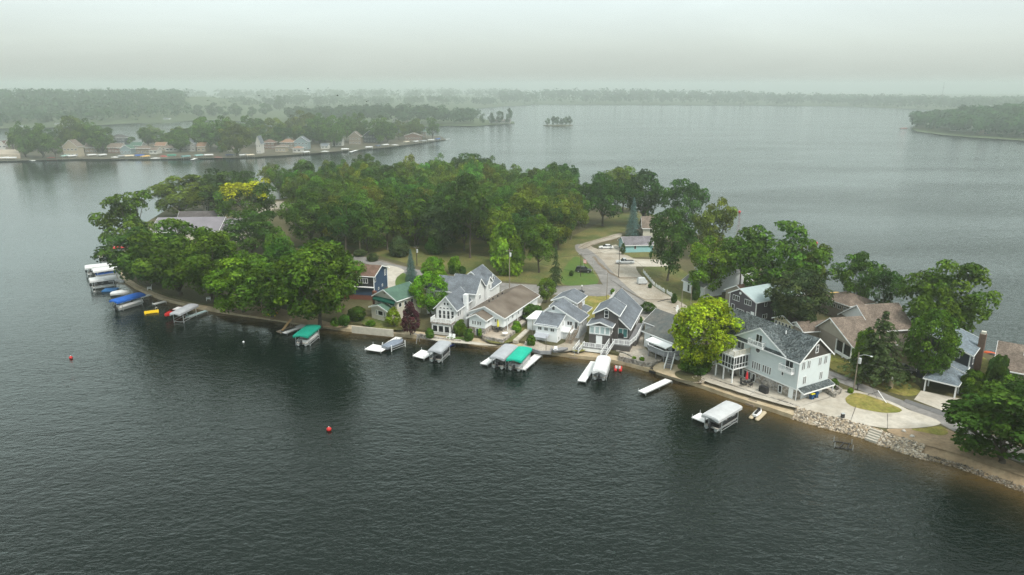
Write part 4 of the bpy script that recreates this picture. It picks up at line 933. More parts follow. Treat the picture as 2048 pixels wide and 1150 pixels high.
def lift(a, c, w, m, label, z=2.75, rise=.38, group=None, braces=True, posts=True, rnd=False):
    cen, L_, an = frame2(a, c, z)
    o = thing('boat_lift', label, 'boat lift', (cen.x, cen.y, 0), an, group)
    canopy_mb(L_, w, z-rise*.4, rise, rnd=rnd).build('canopy', m, o, smooth=False)
    hx, hy = L_*.34, w/2-.12
    for x in (-hx, hx):
        for y in (-hy, hy): MB().box(x-.06,x+.06,y-.06,y+.06,-1.2,z-.35).build('post', ALU, o)
    b = MB()
    for y in (-hy, hy):
        b.beam((-hx,y,.95),(hx,y,.95),.1); b.beam((-hx,y,.35),(hx,y,.35),.08); b.beam((-L_*.48,y,z-.42),(L_*.48,y,z-.42),.06)
    b.beam((-hx,-hy,.3),(-hx,hy,.3),.1); b.beam((hx,-hy,.3),(hx,hy,.3),.1); b.beam((hx,-hy,.35),(-hx,-hy,.95),.05)
    b.build('cradle', ALU, o)
    return o
def pontoon(a, c, w, col, label, z=.75, z2=2.75, sc=.92):
    cen, L_, an = frame2(a, c, z2); L_ *= sc
    o = thing('pontoon_boat', label, 'pontoon boat', (cen.x, cen.y, z-.35), an); hw = w/2-.25
    for y in (-hw*.7, hw*.7):
        b = MB(); r = .3; b.tube((-L_*.46,y,0),(L_*.40,y,0),r,n=10); b.tube((L_*.40,y,0),(L_*.5,y,.16),r,.06,n=10); b.build('pontoon', ALU, o, smooth=False)
    MB().box(-L_*.47,L_*.47,-hw,hw,.33,.42).build('deck', mat('boat_deck',(.36,.34,.31)), o)
    f = MB()
    for y in (-hw+.03, hw-.03): f.box(-L_*.42,L_*.44,y-.03,y+.03,.43,1.05)
    f.box(L_*.42,L_*.44,-hw+.07,hw-.07,.43,1.05); f.box(-L_*.42,-L_*.40,-hw+.07,hw*.4,.43,1.05); f.build('side_panels', col, o)
    for x, y, lx, ly in ((L_*.3,hw*.62,L_*.2,.5),(L_*.3,-hw*.62,L_*.2,.5),(-L_*.3,hw*.5,.7,.9),(-L_*.05,-hw*.6,.5,.5)):
        MB().box(x-lx/2,x+lx/2,y-ly/2,y+ly/2,.43,.85).box(x-lx/2,x+lx/2,y+ly/2*(1 if y > 0 else -1)-.06,y+ly/2*(1 if y > 0 else -1)+.06,.86,1.15).build('seat', CL_LG, o)
    m_ = MB().sweep([[(-L_*.47-dx, sx*.2, zz) for sx, zz in ((-1,b0),(1,b0),(.8,b1),(-.8,b1))] for dx, b0, b1 in ((0,.5,1.1),(.35,.45,1.2),(.55,.55,1.05))]).box(-L_*.47-.4,-L_*.47-.25,-.06,.06,-.5,.45)
    m_.build('outboard_motor', DARK, o); return o
def runabout(cx, cy, an, L_, w, z, col, label, cover=None, cat='boat', name='motorboat', group=None):
    o = thing(name, label, cat, (cx, cy, z), an, group); secs = []
    for u, f, kz in ((-.5,.9,0),(-.2,1,0),(.15,.95,.02),(.35,.66,.12),(.46,.3,.28),(.5,.03,.42)):
        hw = w/2*f; secs.append([(u*L_,-hw,.75+kz*.4),(u*L_,-hw*.86,.25+kz*.5),(u*L_,0,kz),(u*L_,hw*.86,.25+kz*.5),(u*L_,hw,.75+kz*.4)])
    MB().sweep(secs).build('hull', col, o)
    if cover is not None:
        s2 = []
        for u, f, t_ in ((-.49,.85,.05),(-.4,.97,.3),(-.1,1,.55),(.12,.96,.6),(.32,.7,.3),(.47,.25,.14)):
            hw = w/2*f; s2.append([(u*L_,-hw,.74),(u*L_,-hw*.6,.76+t_*.8),(u*L_,0,.78+t_),(u*L_,hw*.6,.76+t_*.8),(u*L_,hw,.74)])
        MB().sweep(s2).build('cover', cover, o, smooth=False)
    else:
        MB().prism([(-.05,.78),(.12,1.25),(.14,1.25),(.02,.78)], lambda a, q: (a*L_*.7,-w*.36,q), lambda a, q: (a*L_*.7,w*.36,q)).build('windscreen', GLASS, o)
        MB().box(-L_*.4,-L_*.1,-w*.3,w*.3,.76,.95).build('seat', CL_WHT, o)
    return o
DECKM = mat('white_dock_boards', (.72,.72,.71), .75, .08, 1.5)
def dock(pp, label, z=.55, m=None, name='dock', postn=True):
    P = [G(*q, z) for q in pp]; c = sum(P, Vector())/len(P); an = math.atan2((P[1]-P[0]).y, (P[1]-P[0]).x)
    o = thing(name, label, 'dock', (c.x, c.y, 0), 0)
    MB().plate([(q.x-c.x, q.y-c.y) for q in P], z-.16, z).build('decking', m or DECKM, o)
    for q in P: 
        k = q - c; k = k*(1-.12/max(.3, k.length)); MB().tube((k.x,k.y,-1.3),(k.x,k.y,z+.55 if postn else z-.17),.05,n=6).build('post', ALU, o)
    return o
def strip(a, c, w, z=.55):
    A, B_ = G(*a, z), G(*c, z); d = (B_-A).normalized(); n_ = Vector((-d.y, d.x, 0))*w/2
    return [A-n_, B_-n_, B_+n_, A+n_]
def sdock(a, c, w, label, z=.55, m=None):
    P = strip(a, c, w, z); cen = sum(P, Vector())/4; A, B_ = G(*a, z), G(*c, z); L_ = (B_-A).length
    o = thing('dock', label, 'dock', (cen.x, cen.y, 0), math.atan2((B_-A).y, (B_-A).x)); k = max(1, int(L_/3)); 
    b = MB(); nb = int(L_/.3)
    for i in range(nb): b.box(-L_/2+i*L_/nb+.008, -L_/2+(i+1)*L_/nb-.008, -w/2, w/2, z-.05, z)
    b.build('decking', m or DECKM, o)
    MB().box(-L_/2,L_/2,-w/2-.05,-w/2-.002,z-.2,z+.005).box(-L_/2,L_/2,w/2+.002,w/2+.05,z-.2,z+.005).box(-L_/2,L_/2,-w/2,w/2,z-.2,z-.06).build('side_rails', ALU, o)
    for i in range(k+1):
        for y in (-w/2-.1, w/2+.1): MB().tube((-L_/2+.2+i*(L_-.4)/k,y,-1.3),(-L_/2+.2+i*(L_-.4)/k,y,z+(.35 if i == 0 else .08)),.045,n=6).build('post', ALU, o)
    return o
RED = paint('red_gelcoat', (.45,.02,.02), .08, .3); NAVY = paint('navy_gelcoat', (.02,.04,.12), .08, .3); WGEL = paint('white_gelcoat', (.7,.7,.7), .05, .3); BLK = paint('black_gelcoat', (.02,.02,.022), .08, .3); TANG = paint('beige_gelcoat', (.45,.38,.27), .08, .35)
A_ = (1420,834), (1468,806)
lift(*A_, 3.3, CL_LG, 'large boat lift with pale grey canopy in front of the big white house'); pontoon(*A_, 3.0, BLK, 'dark pontoon boat under the large pale grey canopy in front of the big white house')
A_ = (1198,742), (1208,713)
lift(*A_, 2.9, CL_WHT, 'boat lift with puffy white shrink cover in front of the shingled cottage', z=2.3, rise=.7, rnd=True); pontoon(*A_, 2.8, CL_LG, 'silver pontoon boat under the puffy white cover by the shingled cottage', z2=2.3)
A_ = (993,715), (1022,689)
lift(*A_, 3.2, CL_GREY, 'boat lift with grey canopy directly beside the bright green canopy'); pontoon(*A_, 2.9, DARK, 'dark pontoon boat under the grey canopy beside the bright green canopy')
A_ = (1027,719), (1050,694)
lift(*A_, 3.2, CL_GRN, 'boat lift with bright green canopy in front of the white cottage'); pontoon(*A_, 2.9, CL_LG, 'pontoon boat under the bright green canopy')
A_ = (868,702), (890,682)
lift(*A_, 3.0, CL_GREY, 'boat lift with grey canopy in front of the grey gabled house'); pontoon(*A_, 2.7, DARK, 'dark boat under the grey canopy in front of the grey gabled house')
A_ = (600,671), (627,650)
lift(*A_, 3.5, CL_TEAL, 'boat lift with dark teal canopy below the big round maple'); pontoon(*A_, 2.9, WGEL, 'white pontoon boat under the dark teal canopy')
A_ = (349,627), (387,608)
lift(*A_, 2.8, CL_GREY, 'boat lift with grey canopy over a red hulled boat'); p0, l0, a0 = frame2(*A_, .8); runabout(p0.x-1.2, p0.y-3.2, a0+3.14, l0*.85, 2.1, .5, RED, 'red hulled motorboat hanging in the lift under a grey canopy')
A_ = (226,602), (283,586)
lift(*A_, 3.2, CL_BLUE, 'boat lift with bright blue canopy at the tip of the point'); pontoon(*A_, 2.8, WGEL, 'white boat under the bright blue canopy')
A_ = (178,559), (233,552)
lift(*A_, 3.2, CL_WHT, 'boat lift with rounded white canopy on white posts next to the blue canopy', rise=.55); pontoon(*A_, 2.8, DARK, 'dark pontoon boat under the rounded white canopy next to the blue canopy')
A_ = (169,533), (223,527)
lift(*A_, 3.0, CL_WHT, 'outer boat lift of the white pair at the tip', rise=.5); pontoon(*A_, 2.7, BLK, 'black boat under the outer canopy of the white pair')
A_ = (184,540), (234,533)
lift(*A_, 3.2, CL_WHT, 'inner boat lift of the white pair at the tip, above a blue boat', z=2.4, rise=.5); pontoon(*A_, 2.8, CL_BLUE, 'blue boat under the inner canopy of the white pair', z2=2.4)
A_ = (197,510), (246,504)
lift(*A_, 3.0, CL_CRM, 'boat lift with cream canopy farthest round the tip, under the leaning oak', rise=.5); pontoon(*A_, 2.7, BLK, 'black pontoon boat under the cream canopy')
A_ = (1636,592), (1684,587)
lift(*A_, 3.6, CL_YEL, 'boat lift with yellow orange canopy on the far side of the point'); A2 = (1648,602), (1676,599)
lift(*A2, 3.2, CL_WHT, 'boat lift with plain white canopy behind the yellow canopy', rise=.1)
p0 = G(788,692,.4); runabout(p0.x, p0.y, R(52), 5.4, 2.3, .35, paint('grey_gelcoat', (.2,.22,.25)), 'small speedboat under a fitted grey blue cover beside the white L shaped dock', cloth('grey_blue_cover', (.17,.20,.25)))
b_ = MB(); cr = thing('boat_cradle', 'low white bunk lift holding the covered speedboat', 'boat lift', (p0.x, p0.y, 0), R(52))
for y in (-1.35, 1.35):
    MB().beam((-2,y,.75),(2,y,.75),.09).beam((-2,y,.3),(2,y,.3),.09).build('cradle_side', ALU, cr)
    for x in (-2, 2): MB().box(x-.06,x+.06,y-.06,y+.06,-1.2,1.5).build('post', WHITE, cr)
p0 = G(240,586,.6); runabout(p0.x, p0.y, R(22), 4.6, 2.0, .1, WGEL, 'small white covered runabout beside the blue canopy', CL_WHT)
p0 = G(236,498,.6); runabout(p0.x, p0.y, R(10), 5.5, 2.2, .3, BLK, 'dark motorboat with red stripe mostly hidden by the leaning oak', RED)
p0 = G(1977,712,.6); runabout(p0.x, p0.y, R(150), 4.0, 1.5, .3, paint('orange_gelcoat', (.55,.10,.03)), 'orange red watercraft beyond the navy house on the far shore', paint('orange_gelcoat', (.55,.10,.03)), name='watercraft')
p0 = G(1988,716,.6); runabout(p0.x, p0.y, R(140), 4.6, 1.8, .2, BLK, 'black watercraft beside the orange one on the far shore', BLK, name='watercraft')
def jetski(px, py, z, an, c1, c2, label):
    p = G(px, py, z); o = thing('jet_ski', label, 'jet ski', (p.x, p.y, z), an); s = []
    for u, f, t_ in ((-1.5,.7,.3),(-.8,1,.34),(.2,1,.36),(.9,.75,.42),(1.5,.1,.5)):
        s.append([(u,-.55*f,t_),(u,-.4*f,.05),(u,.4*f,.05),(u,.55*f,t_),(u,.3*f,t_+.12),(u,-.3*f,t_+.12)])
    MB().sweep(s).build('hull', c1, o)
    MB().sweep([[(u,-w_,.45),(u,w_,.45),(u,w_*.7,t_),(u,-w_*.7,t_)] for u, w_, t_ in ((-1.2,.2,.75),(-.5,.22,.72),(.1,.2,.78),(.5,.3,1.05),(1.0,.2,.8))]).build('seat', c2, o)
    MB().beam((.25,-.4,1.12),(.25,.4,1.12),.06).beam((.25,0,1.1),(.5,0,.95),.08).build('handlebar', DARK, o); return o
jetski(905,690,.05,R(60),paint('blue_gelcoat',(.02,.05,.35)),BLK,'blue jet ski floating beside the grey canopy lift')
p0 = G(1515,830,.2); fl = thing('jet_ski_float', 'beige drive on float carrying the white jet ski', 'float', (p0.x, p0.y, 0), R(52))
for y in (-.55, .55): MB().sweep([[(x,y+.42*f*math.cos(t),.18+.28*f*math.sin(t)) for t in [k*math.pi/4 for k in range(8)]] for x, f in ((-2.0,.4),(-1.8,.9),(0,1),(1.8,1),(2.0,.6))]).build('float_tube', TANG, fl)
jetski(1515,828,.35,R(52),WGEL,BLK,'white and black jet ski parked on the beige float')
p0 = G(1236,738,.1); pb = thing('pedal_boat', 'red pedal boat with two white seats by the puffy white cover', 'pedal boat', (p0.x, p0.y, 0), R(80))
for y in (-.5, .5): MB().sweep([[(x,y+.33*f*math.cos(t),.22+.3*f*math.sin(t)) for t in [k*math.pi/4 for k in range(8)]] for x, f in ((-1.3,.5),(-1,1),(.8,1),(1.3,.35))]).build('hull', RED, pb)
for y in (-.32, .32): MB().box(-.6,-.1,y-.22,y+.22,.5,.62).box(-.72,-.62,y-.22,y+.22,.5,1.05).build('seat', WGEL, pb)
p0 = G(303,624,.15); rf = thing('swim_raft', 'flat yellow swim raft off the tip of the point', 'swim raft', (p0.x, p0.y, 0), R(28))
rf.scale = (.82,.82,.82); MB().box(-2,2,-1.2,1.2,.12,.38).build('mat', paint('yellow_vinyl', (.75,.50,.01)), rf)
for x in (-1.7, 1.7): MB().tube((x,-1.25,.2),(x,1.25,.2),.25,n=8).build('float_tube', paint('yellow_vinyl', (.75,.50,.01)), rf)
MB().path([(1.2,1.1,.4),(1.2,1.1,1.1),(1.7,1.1,1.1),(1.7,1.1,.4)],[.04]*4,6).build('ladder', ALU, rf)
p0 = G(221,580,.1); rf = thing('swim_raft', 'faded blue swim raft beside the white lifts', 'swim raft', (p0.x, p0.y, 0), R(10))
MB().box(-1.8,1.8,-1.5,1.5,.05,.3).build('mat', paint('blue_vinyl', (.03,.14,.34)), rf)
for y in (-1.3, 1.3): MB().tube((-1.8,y,.18),(1.8,y,.18),.2,n=8).build('float_tube', paint('blue_vinyl', (.03,.14,.34)), rf)
def kayak(px, py, an, c, label):
    p = G(px, py, 1.4); o = thing('kayak', label, 'kayak', (p.x, p.y, 1.35), an)
    MB().sweep([[(u,-.38*f,.3+k),(u,-.25*f,.03+k),(u,.25*f,.03+k),(u,.38*f,.3+k),(u,0,.42+k)] for u, f, k in ((-1.7,.1,.12),(-1.1,.7,.02),(0,1,0),(1.1,.7,.02),(1.7,.1,.12))]).build('hull', c, o)
    MB().ball((0,0,.42),.5,.24,.05,10,4).build('cockpit', DARK, o)
kayak(541,631,R(-30),paint('yellow_plastic',(.70,.52,.03)),'yellow kayak lying on the bank under the oaks'); kayak(546,626,R(-25),paint('orange_plastic',(.5,.2,.03)),'orange kayak lying behind the yellow kayak')
sdock((1283,784),(1338,759),1.5,'long narrow white dock floating alone near the yellow green maple')
sdock((1163,762),(1189,723),1.5,'white dock along the left side of the puffy white covered boat'); sdock((1043,738),(1077,709),1.6,'white dock along the right side of the bright green canopy')
sdock((967,728),(985,716),1.6,'short white dock left of the grey and green canopies'); sdock((566,665),(610,649),2.0,'broad white dock beside the dark teal canopy'); sdock((373,634),(413,621),1.1,'narrow pale blue dock beside the red hulled boat', m=paint('pale_blue_boards',(.45,.6,.62)))
sdock((306,608),(331,602),1.1,'tiny white bench dock between blue canopy and yellow raft'); sdock((282,594),(300,589),1.1,'short white dock at the back end of the blue canopy'); sdock((770,692),(798,674),1.6,'white walkway of the L shaped dock beside the covered speedboat')
sdock((185,557),(250,561),1.0,'grey pier boards under the white canopies',m=WOODG)
dock([(729,698),(762,703),(778,694),(746,688)],'square white platform at the end of the L shaped dock'); dock([(825,711),(848,717),(868,706),(843,699)],'white platform left of the grey canopy at the grey gabled house'); dock([(1383,834),(1410,845),(1424,836),(1400,825)],'white platform beside the large pale grey canopy')
p0 = G(573,658,.6); sl_ = thing('water_slide', 'brown wooden water slide platform beside the broad white dock', 'slide', (p0.x, p0.y, 0), R(55))
MB().box(-2.2,2.2,-.9,.9,.35,.55).build('decking', WOODB, sl_); MB().beam((-1.2,0,.6),(1.5,0,2.6),.7,.1).build('chute', mat('brown_chute',(.30,.19,.09)), sl_)
for y in (-.35,.35): MB().beam((1.5,y,.5),(1.5,y,2.9),.07).beam((2.1,y,.5),(1.6,y,2.5),.07).build('ladder', WOODB, sl_)
for px, py, r, c, lb in ((658,861,.42,RED,'orange red mooring buoy alone in the dark foreground water'),(142,717,.36,RED,'small red buoy off the left side of the point'),(487,685,.22,WGEL,'tiny white buoy off the bare bank'),(1479,425,.6,RED,'tiny red buoy on the far water near the olive oak'),(1633,487,.45,RED,'tiny red buoy on the far water above the yellow canopy')):
    p = G(px, py, 0); o = thing('buoy', lb, 'buoy', (p.x, p.y, 0)); MB().ball((0,0,r*.55),r,r,r*.95,14,8).build('float', c, o, smooth=True); MB().tube((0,0,r*1.4),(0,0,r*1.8),r*.16,n=6).build('top_ring', WGEL, o)
p0 = G(1686,892,0); sk = thing('old_boat_hoist', 'old dark boat hoist frame standing in shallow water by the rocks', 'hoist', (p0.x, p0.y, 0), R(-20))
b_ = MB()
for x in (-1.3, 1.3):
    for y in (-1, 1): MB().tube((x,y,-1),(x,y,.9),.05,n=6).build('post', ALU, sk)
MB().beam((-1.3,-1,.1),(1.3,-1,.1),.1).beam((-1.3,1,.1),(1.3,1,.1),.1).beam((-.6,-1,.12),(.2,1,.12),.12).beam((.6,-1,.12),(1,1,.12),.12).build('cradle', DARK, sk)
# ---------------------------------------------------------------- vehicles
TYRE = paint('tyre_rubber', (.015,.015,.015)); SILV = paint('silver_paint', (.42,.44,.45), .05, .3); CARW = paint('white_car_paint', (.68,.69,.69), .04, .3)
def car(px, py, an, label, cat, m, L_=4.6, w=1.8, kind='sedan', name='parked_car'):
    p = G(px, py, GZ+.09); o = thing(name, label, cat, (p.x, p.y, GZ+.09), an); hw = w/2; H_ = {'sedan': .85, 'suv': 1.05, 'pickup': 1.0}[kind]
    s = []
    for u, f, zb, zt in ((-.5,.86,.38,H_*.86),(-.47,.97,.26,H_*.96),(-.2,1,.22,H_),(.18,1,.22,H_*.98),(.42,.96,.24,H_*.86),(.5,.8,.36,H_*.66)):
        s.append([(u*L_,-hw*f,zb+.1),(u*L_,-hw*f*.92,zb),(u*L_,hw*f*.92,zb),(u*L_,hw*f,zb+.1),(u*L_,hw*f,zt-.12),(u*L_,hw*f*.9,zt),(u*L_,-hw*f*.9,zt),(u*L_,-hw*f,zt-.12)])
    MB().sweep(s).build('body', m, o)
    tp = {'sedan': 1.42, 'suv': 1.75, 'pickup': 1.72}[kind]
    us = {'sedan': (-.42,-.26,.04,.22), 'suv': (-.48,-.42,.08,.24), 'pickup': (-.08,-.03,.12,.24)}[kind]
    g = [[(u*L_,-hw*a,z),(u*L_,hw*a,z),(u*L_,hw*c,z2),(u*L_,-hw*c,z2)] for u, a, c, z, z2 in ((us[0],.86,.86,H_-.06,H_+.02),(us[1],.88,.74,H_-.06,tp-.06),(us[2],.88,.74,H_-.06,tp-.06),(us[3],.88,.86,H_-.06,H_+.02))]
    MB().sweep(g).build('windows', GLASS, o)
    MB().sweep([[(u*L_,-hw*.76,tp-.08),(u*L_,hw*.76,tp-.08),(u*L_,hw*.68,tp),(u*L_,-hw*.68,tp)] for u in (us[1]-.005,us[2]+.005)]).build('roof', m, o)
    b = MB()
    for u in ((us[1]+us[2])/2,): 
        for y in (-1, 1): b.beam((u*L_,y*hw*.885,H_-.05),(u*L_,y*hw*.755,tp-.04),.1)
    b.build('pillar', m, o)
    if kind == 'pickup':
        MB().box(-L_*.46,-L_*.1,-hw*.82,hw*.82,H_*.55,H_+.012).build('truck_bed', DARK, o)
    for x in (-.3, .31):
        for y in (-1, 1):
            wh = MB().tube((x*L_,y*(hw-.12),.33),(x*L_,y*(hw+.03),.33),.34,n=14).build('wheel', TYRE, o); MB().tube((x*L_,y*(hw+.031),.33),(x*L_,y*(hw+.05),.33),.2,n=10).build('rim', ALU, wh)
    for y in (-.62, .62): MB().box(L_*.485,L_*.503,y*hw-.16,y*hw+.16,H_*.6,H_*.78).build('headlight', WGEL, o)
    return o
car(1212,497,R(178),'white sedan parked on the concrete pad by the light blue garage','car',CARW,4.8)
car(1250,527,R(180),'silver pickup truck parked across the gravel lot','pickup truck',SILV,5.6,1.95,'pickup','pickup_truck')
car(1167,544,R(-12),'black car parked on the bright green lawn beside a pole','car',BLK,4.8,1.9,'suv')
car(1160,590,R(75),'dark car half hidden behind the white cottage','car',paint('dark_blue_paint',(.02,.025,.035)),4.4,1.8)
car(1806,742,R(-30),'dark car in the shade beneath the round maple by the navy house','car',BLK,4.5,1.8)
p0 = G(1284,568,GZ); gc = thing('covered_golf_cart', 'golf cart under a silver cover on the gravel lot by the picket fence', 'golf cart', (p0.x, p0.y, GZ+.06), R(8))
MB().sweep([[(u,-w_,.25),(u,w_,.25),(u,w_*.97,1.0),(u,w_*.9,t_),(u,0,t_+.05),(u,-w_*.9,t_),(u,-w_*.97,1.0)] for u, w_, t_ in ((-1.35,.62,1.2),(-1.1,.7,1.75),(-.3,.72,1.85),(.6,.72,1.8),(1.0,.7,1.2),(1.35,.6,.9))]).build('cover', mat('silver_cover',(.50,.52,.53),.5,.2,1.5,bump=.15), gc)
for x in (-.85, .85):
    for y in (-.6, .6): MB().tube((x,y-.1,.22),(x,y+.1,.22),.24,n=10).build('wheel', TYRE, gc)
# ---------------------------------------------------------------- poles, wires, lamps, fences
POLEM = mat('weathered_pole', (.22,.185,.15), .9, .25, 2, stretch=(1,1,.3)); POLED = mat('dark_pole', (.07,.055,.045), .9, .25, 2)
def pole(px, ty, by, label, m=POLEM, r=.15, tr=False, lamp=False, arm=True, name='utility_pole'):
    p = G(px, by); h_ = zat(p.y, ty)-GZ; o = thing(name, label, 'utility pole', (p.x, p.y, GZ))
    MB().tube((0,0,-.3),(0,0,h_),r,r*.68,8).build('post', m, o)
    if arm:
        MB().beam((-.8,.12,h_-.5),(.8,.12,h_-.5),.1).build('crossarm', POLEM, o)
        for x in (-.7,.7): MB().tube((x,.12,h_-.45),(x,.12,h_-.28),.05,n=6).build('insulator', ALU, o)
    if tr: MB().tube((.25,-.2,h_-2.0),(.25,-.2,h_-1.0),.27,n=12).build('transformer', mat('grey_can',(.5,.52,.53)), o)
    if lamp: MB().path([(0,0,h_-.7),(.6,-.6,h_-.2),(1.3,-1.3,h_-.1)],[.04]*3,6).ball((1.5,-1.5,h_-.15),.28,.28,.1,8,4).build('lamp', ALU, o)
    return Vector((p.x, p.y, GZ+h_-.35))
w1_ = pole(1019,498,578,'tall pale utility pole with a transformer behind the brown roofed house',tr=True)
w2_ = pole(1707,705,782,'utility pole with white transformer and lamp beside the big white house',tr=True,lamp=True,arm=False,r=.13)
w3_ = pole(834,492,531,'dark utility pole with transformer beside the pale blue spruce',POLED,tr=True); w4_ = pole(1161,507,553,'dark pole beside the black car on the green lawn',POLED,r=.11)
w5_ = pole(1237,492,555,'dark pole at the edge of the gravel lot in front of the pickup',POLED,r=.11); w6_ = pole(1213,546,603,'thin pole on the dry lawn beside the shingled cottage',arm=False,r=.09)
w7_ = pole(1362,580,624,'leaning looking pale pole behind the white figure shaped sign',arm=False,r=.1); w8_ = pole(1381,572,612,'pale pole behind the yellow green maple beside the picket fence',arm=False,r=.1)
w9_ = pole(721,481,512,'pale pole where the road enters the oaks',arm=False,r=.1); w10_ = pole(1187,514,545,'short thin lamp post beside the asphalt road',ALU,r=.06,arm=False,name='lamp_post')
w11_ = pole(1065,640,676,'thin pale post at the corner of the stone patio walkway',arm=False,r=.06,name='wooden_post')
pole(1092,672,704,'thin dark post on the little terrace of the white cottage',POLED,arm=False,r=.06,name='wooden_post'); pole(1149,680,708,'thin grey post on the lawn by the deck stairs',ALU,arm=False,r=.05,name='wooden_post')
for px, ty, by, lb in ((563,405,445,'curved street lamp on the lawn by the grey lodge, nearer to the lodge'),(580,422,450,'plain pale pole on the lawn beside the curved street lamp')): pole(px,ty,by,lb,arm=False,lamp=(px==563),r=.09,name='street_lamp' if px == 563 else 'utility_pole')
def wire(a, c, sag, label):
    b = MB(); pts = [a.lerp(c, t/12) - Vector((0,0,4*sag*(t/12)*(1-t/12))) for t in range(13)]
    b.path(pts, [.022]*13, 4); tag(b.build('power_line', DARK), label, 'power line')
wire(w3_,w1_,1.2,'power line from the spruce pole to the tall transformer pole'); wire(w3_+Vector((0,0,-.8)),w1_+Vector((0,0,-.9)),1.2,'lower cable from the spruce pole to the tall transformer pole')
wire(w1_,w4_,1.2,'power line from the tall transformer pole to the pole on the green lawn'); wire(w1_+Vector((0,0,-.8)),w6_,1.2,'power line from the tall transformer pole to the thin pole on the dry lawn'); wire(w9_,w3_,1.0,'power line from the oaks to the spruce pole'); wire(w4_,w5_,.5,'power line over the road between the two dark poles')
wire(w2_+Vector((0,0,-.9)),G(1755,798,1.4),0,'guy wire running down to the grass island'); wire(w2_+Vector((.2,0,-1.4)),Vector((78,118,6)),.8,'cable from the lane pole towards the navy carport house'); wire(w5_,w7_,.8,'power line over the gravel lot to the pale pole')
p0 = G(1757,788,GZ); gg = MB().beam(G(1756,781,2.6), G(1773,806,1.35), .09).build('guy_guard', WHITE); tag(gg, 'white guard sleeve on the guy wire at the grass island', 'guy guard')
def picket(a, c, label, h_=1.0):
    A, B_ = G(*a), G(*c); d = B_-A; L_ = d.length; o = thing('picket_fence', label, 'fence', (A.x, A.y, GZ), math.atan2(d.y, d.x))
    b = MB(); n_ = int(L_/.22)
    for k in range(n_):
        x = (k+.5)*L_/n_; b.prism([(x-.06,.08),(x+.06,.08),(x+.06,h_-.08),(x,h_),(x-.06,h_-.08)], lambda q, z: (q,-.03,z), lambda q, z: (q,-.005,z))
    b.build('pickets', WHITE, o); MB().box(0,L_,0,.05,.3,.4).box(0,L_,0,.05,.72,.82).build('rails', WHITE, o)
    for k in range(int(L_/2.4)+1): x = min(L_, k*2.4); MB().box(x-.06,x+.06,.051,.17,-.1,h_+.1).build('post', WHITE, o)
picket((1286,545),(1309,573),'white picket fence along the gravel lot, section nearest the pickup'); picket((1311,574),(1330,586),'middle section of the white picket fence along the gravel lot'); picket((1333,587),(1352,599),'end section of the white picket fence near the pale poles'); picket((1219,603),(1230,588),'short white picket fence behind the shingled cottage')
# ---------------------------------------------------------------- walls, steps, rocks
def wallseg(name, pts, w, z0, z1, m, label, cat='wall'):
    b = MB()
    for i in range(len(pts)-1):
        a, c = pts[i], pts[i+1]; d = (c-a).normalized(); n_ = Vector((-d.y,d.x,0))*w
        e = d*.02
        b.plate([a-e, c+e, c+e+n_, a-e+n_], z0, z1 - .003*(i % 2))
    o = b.build(name, m); return tag(o, label, cat)
near = lambda lo, hi, off=0: [T[i] + (T[i]-S[i]).normalized()*off for i in range(len(NEAR)) if lo <= NEAR[i][0] <= hi][::-1]
RUB = cells('grey_rubble', [(.25,.235,.21),(.13,.12,.11),(.36,.33,.29),(.20,.17,.14),(.30,.28,.25)], 2.6, bump=.08)
wallseg('stone_wall', near(1400,1590), .4, .6, 1.42, RUB, 'long low stone retaining wall below the terrace of the big white house')
wallseg('stone_wall', [G(x,y) for x,y in ((1237,716),(1262,722),(1285,728),(1303,730),(1322,724),(1328,716))], .35, .7, 1.75, RUB, 'curved block wall around the gravel yard of the shingled cottage')
wallseg('stone_wall', [G(x,y) for x,y in ((1232,703),(1250,708),(1262,714))], .3, .7, 1.6, RUB, 'short block wall beside the deck stairs of the shingled cottage')
wallseg('stone_wall', [G(x,y) for x,y in ((838,670),(870,677),(921,683))], .4, .6, 1.6, STONE, 'tan stone wall below the grey gabled house with a strip of lawn')
PAT = [G(x,y) for x,y in ((962,668),(966,678),(1006,686),(1034,664),(1030,656))]
wallseg('stone_wall', PAT, .35, .9, 2.0, STONE, 'stone wall round the raised patio of the brown roofed house'); struct('patio', MB().add([(p.x,p.y,1.86) for p in PAT+[G(990,648)]], [tuple(range(6))]), mat('patio_stone',(.36,.31,.25),.9,.2,2))
wallseg('concrete_wall', [G(704,666,.7),G(786,674,.7)], .4, .7, 2.35, mat('pale_concrete',(.40,.37,.31),.9,.15,1.2), 'pale concrete wall by the water below the cream house')
wallseg('concrete_wall', [G(1035,684),G(1059,662)], 1.1, .9, 1.6, CONC, 'sloping concrete ramp edge beside the stone patio','ramp')
wallseg('stone_wall', [G(x,y) for x,y in ((1652,786),(1668,796),(1684,786),(1672,776))], .4, 1, 2.1, RUB, 'small grey stone planter beside the garage of the big white house')
wallseg('stone_wall', [G(x,y) for x,y in ((1062,700),(1080,706),(1102,706),(1105,698))], .25, 1, 1.7, WOODG, 'low grey railing wall of the little terrace in front of the white cottage')
def steps(px, n_, w, label, m=WALLC, z1=1.3):
    p, q_ = shore_at(px); d_ = q_-p; p = p - d_.normalized()*.25; o = thing('steps', label, 'steps', (p.x, p.y, 0), math.atan2(d_.y, d_.x)-math.pi/2)
    for k in range(n_): MB().box(-w/2,w/2,k*.42,(k+1)*.42-.01,-.3,.12+(z1-.12)*(k+1)/n_).build('step', m, o)
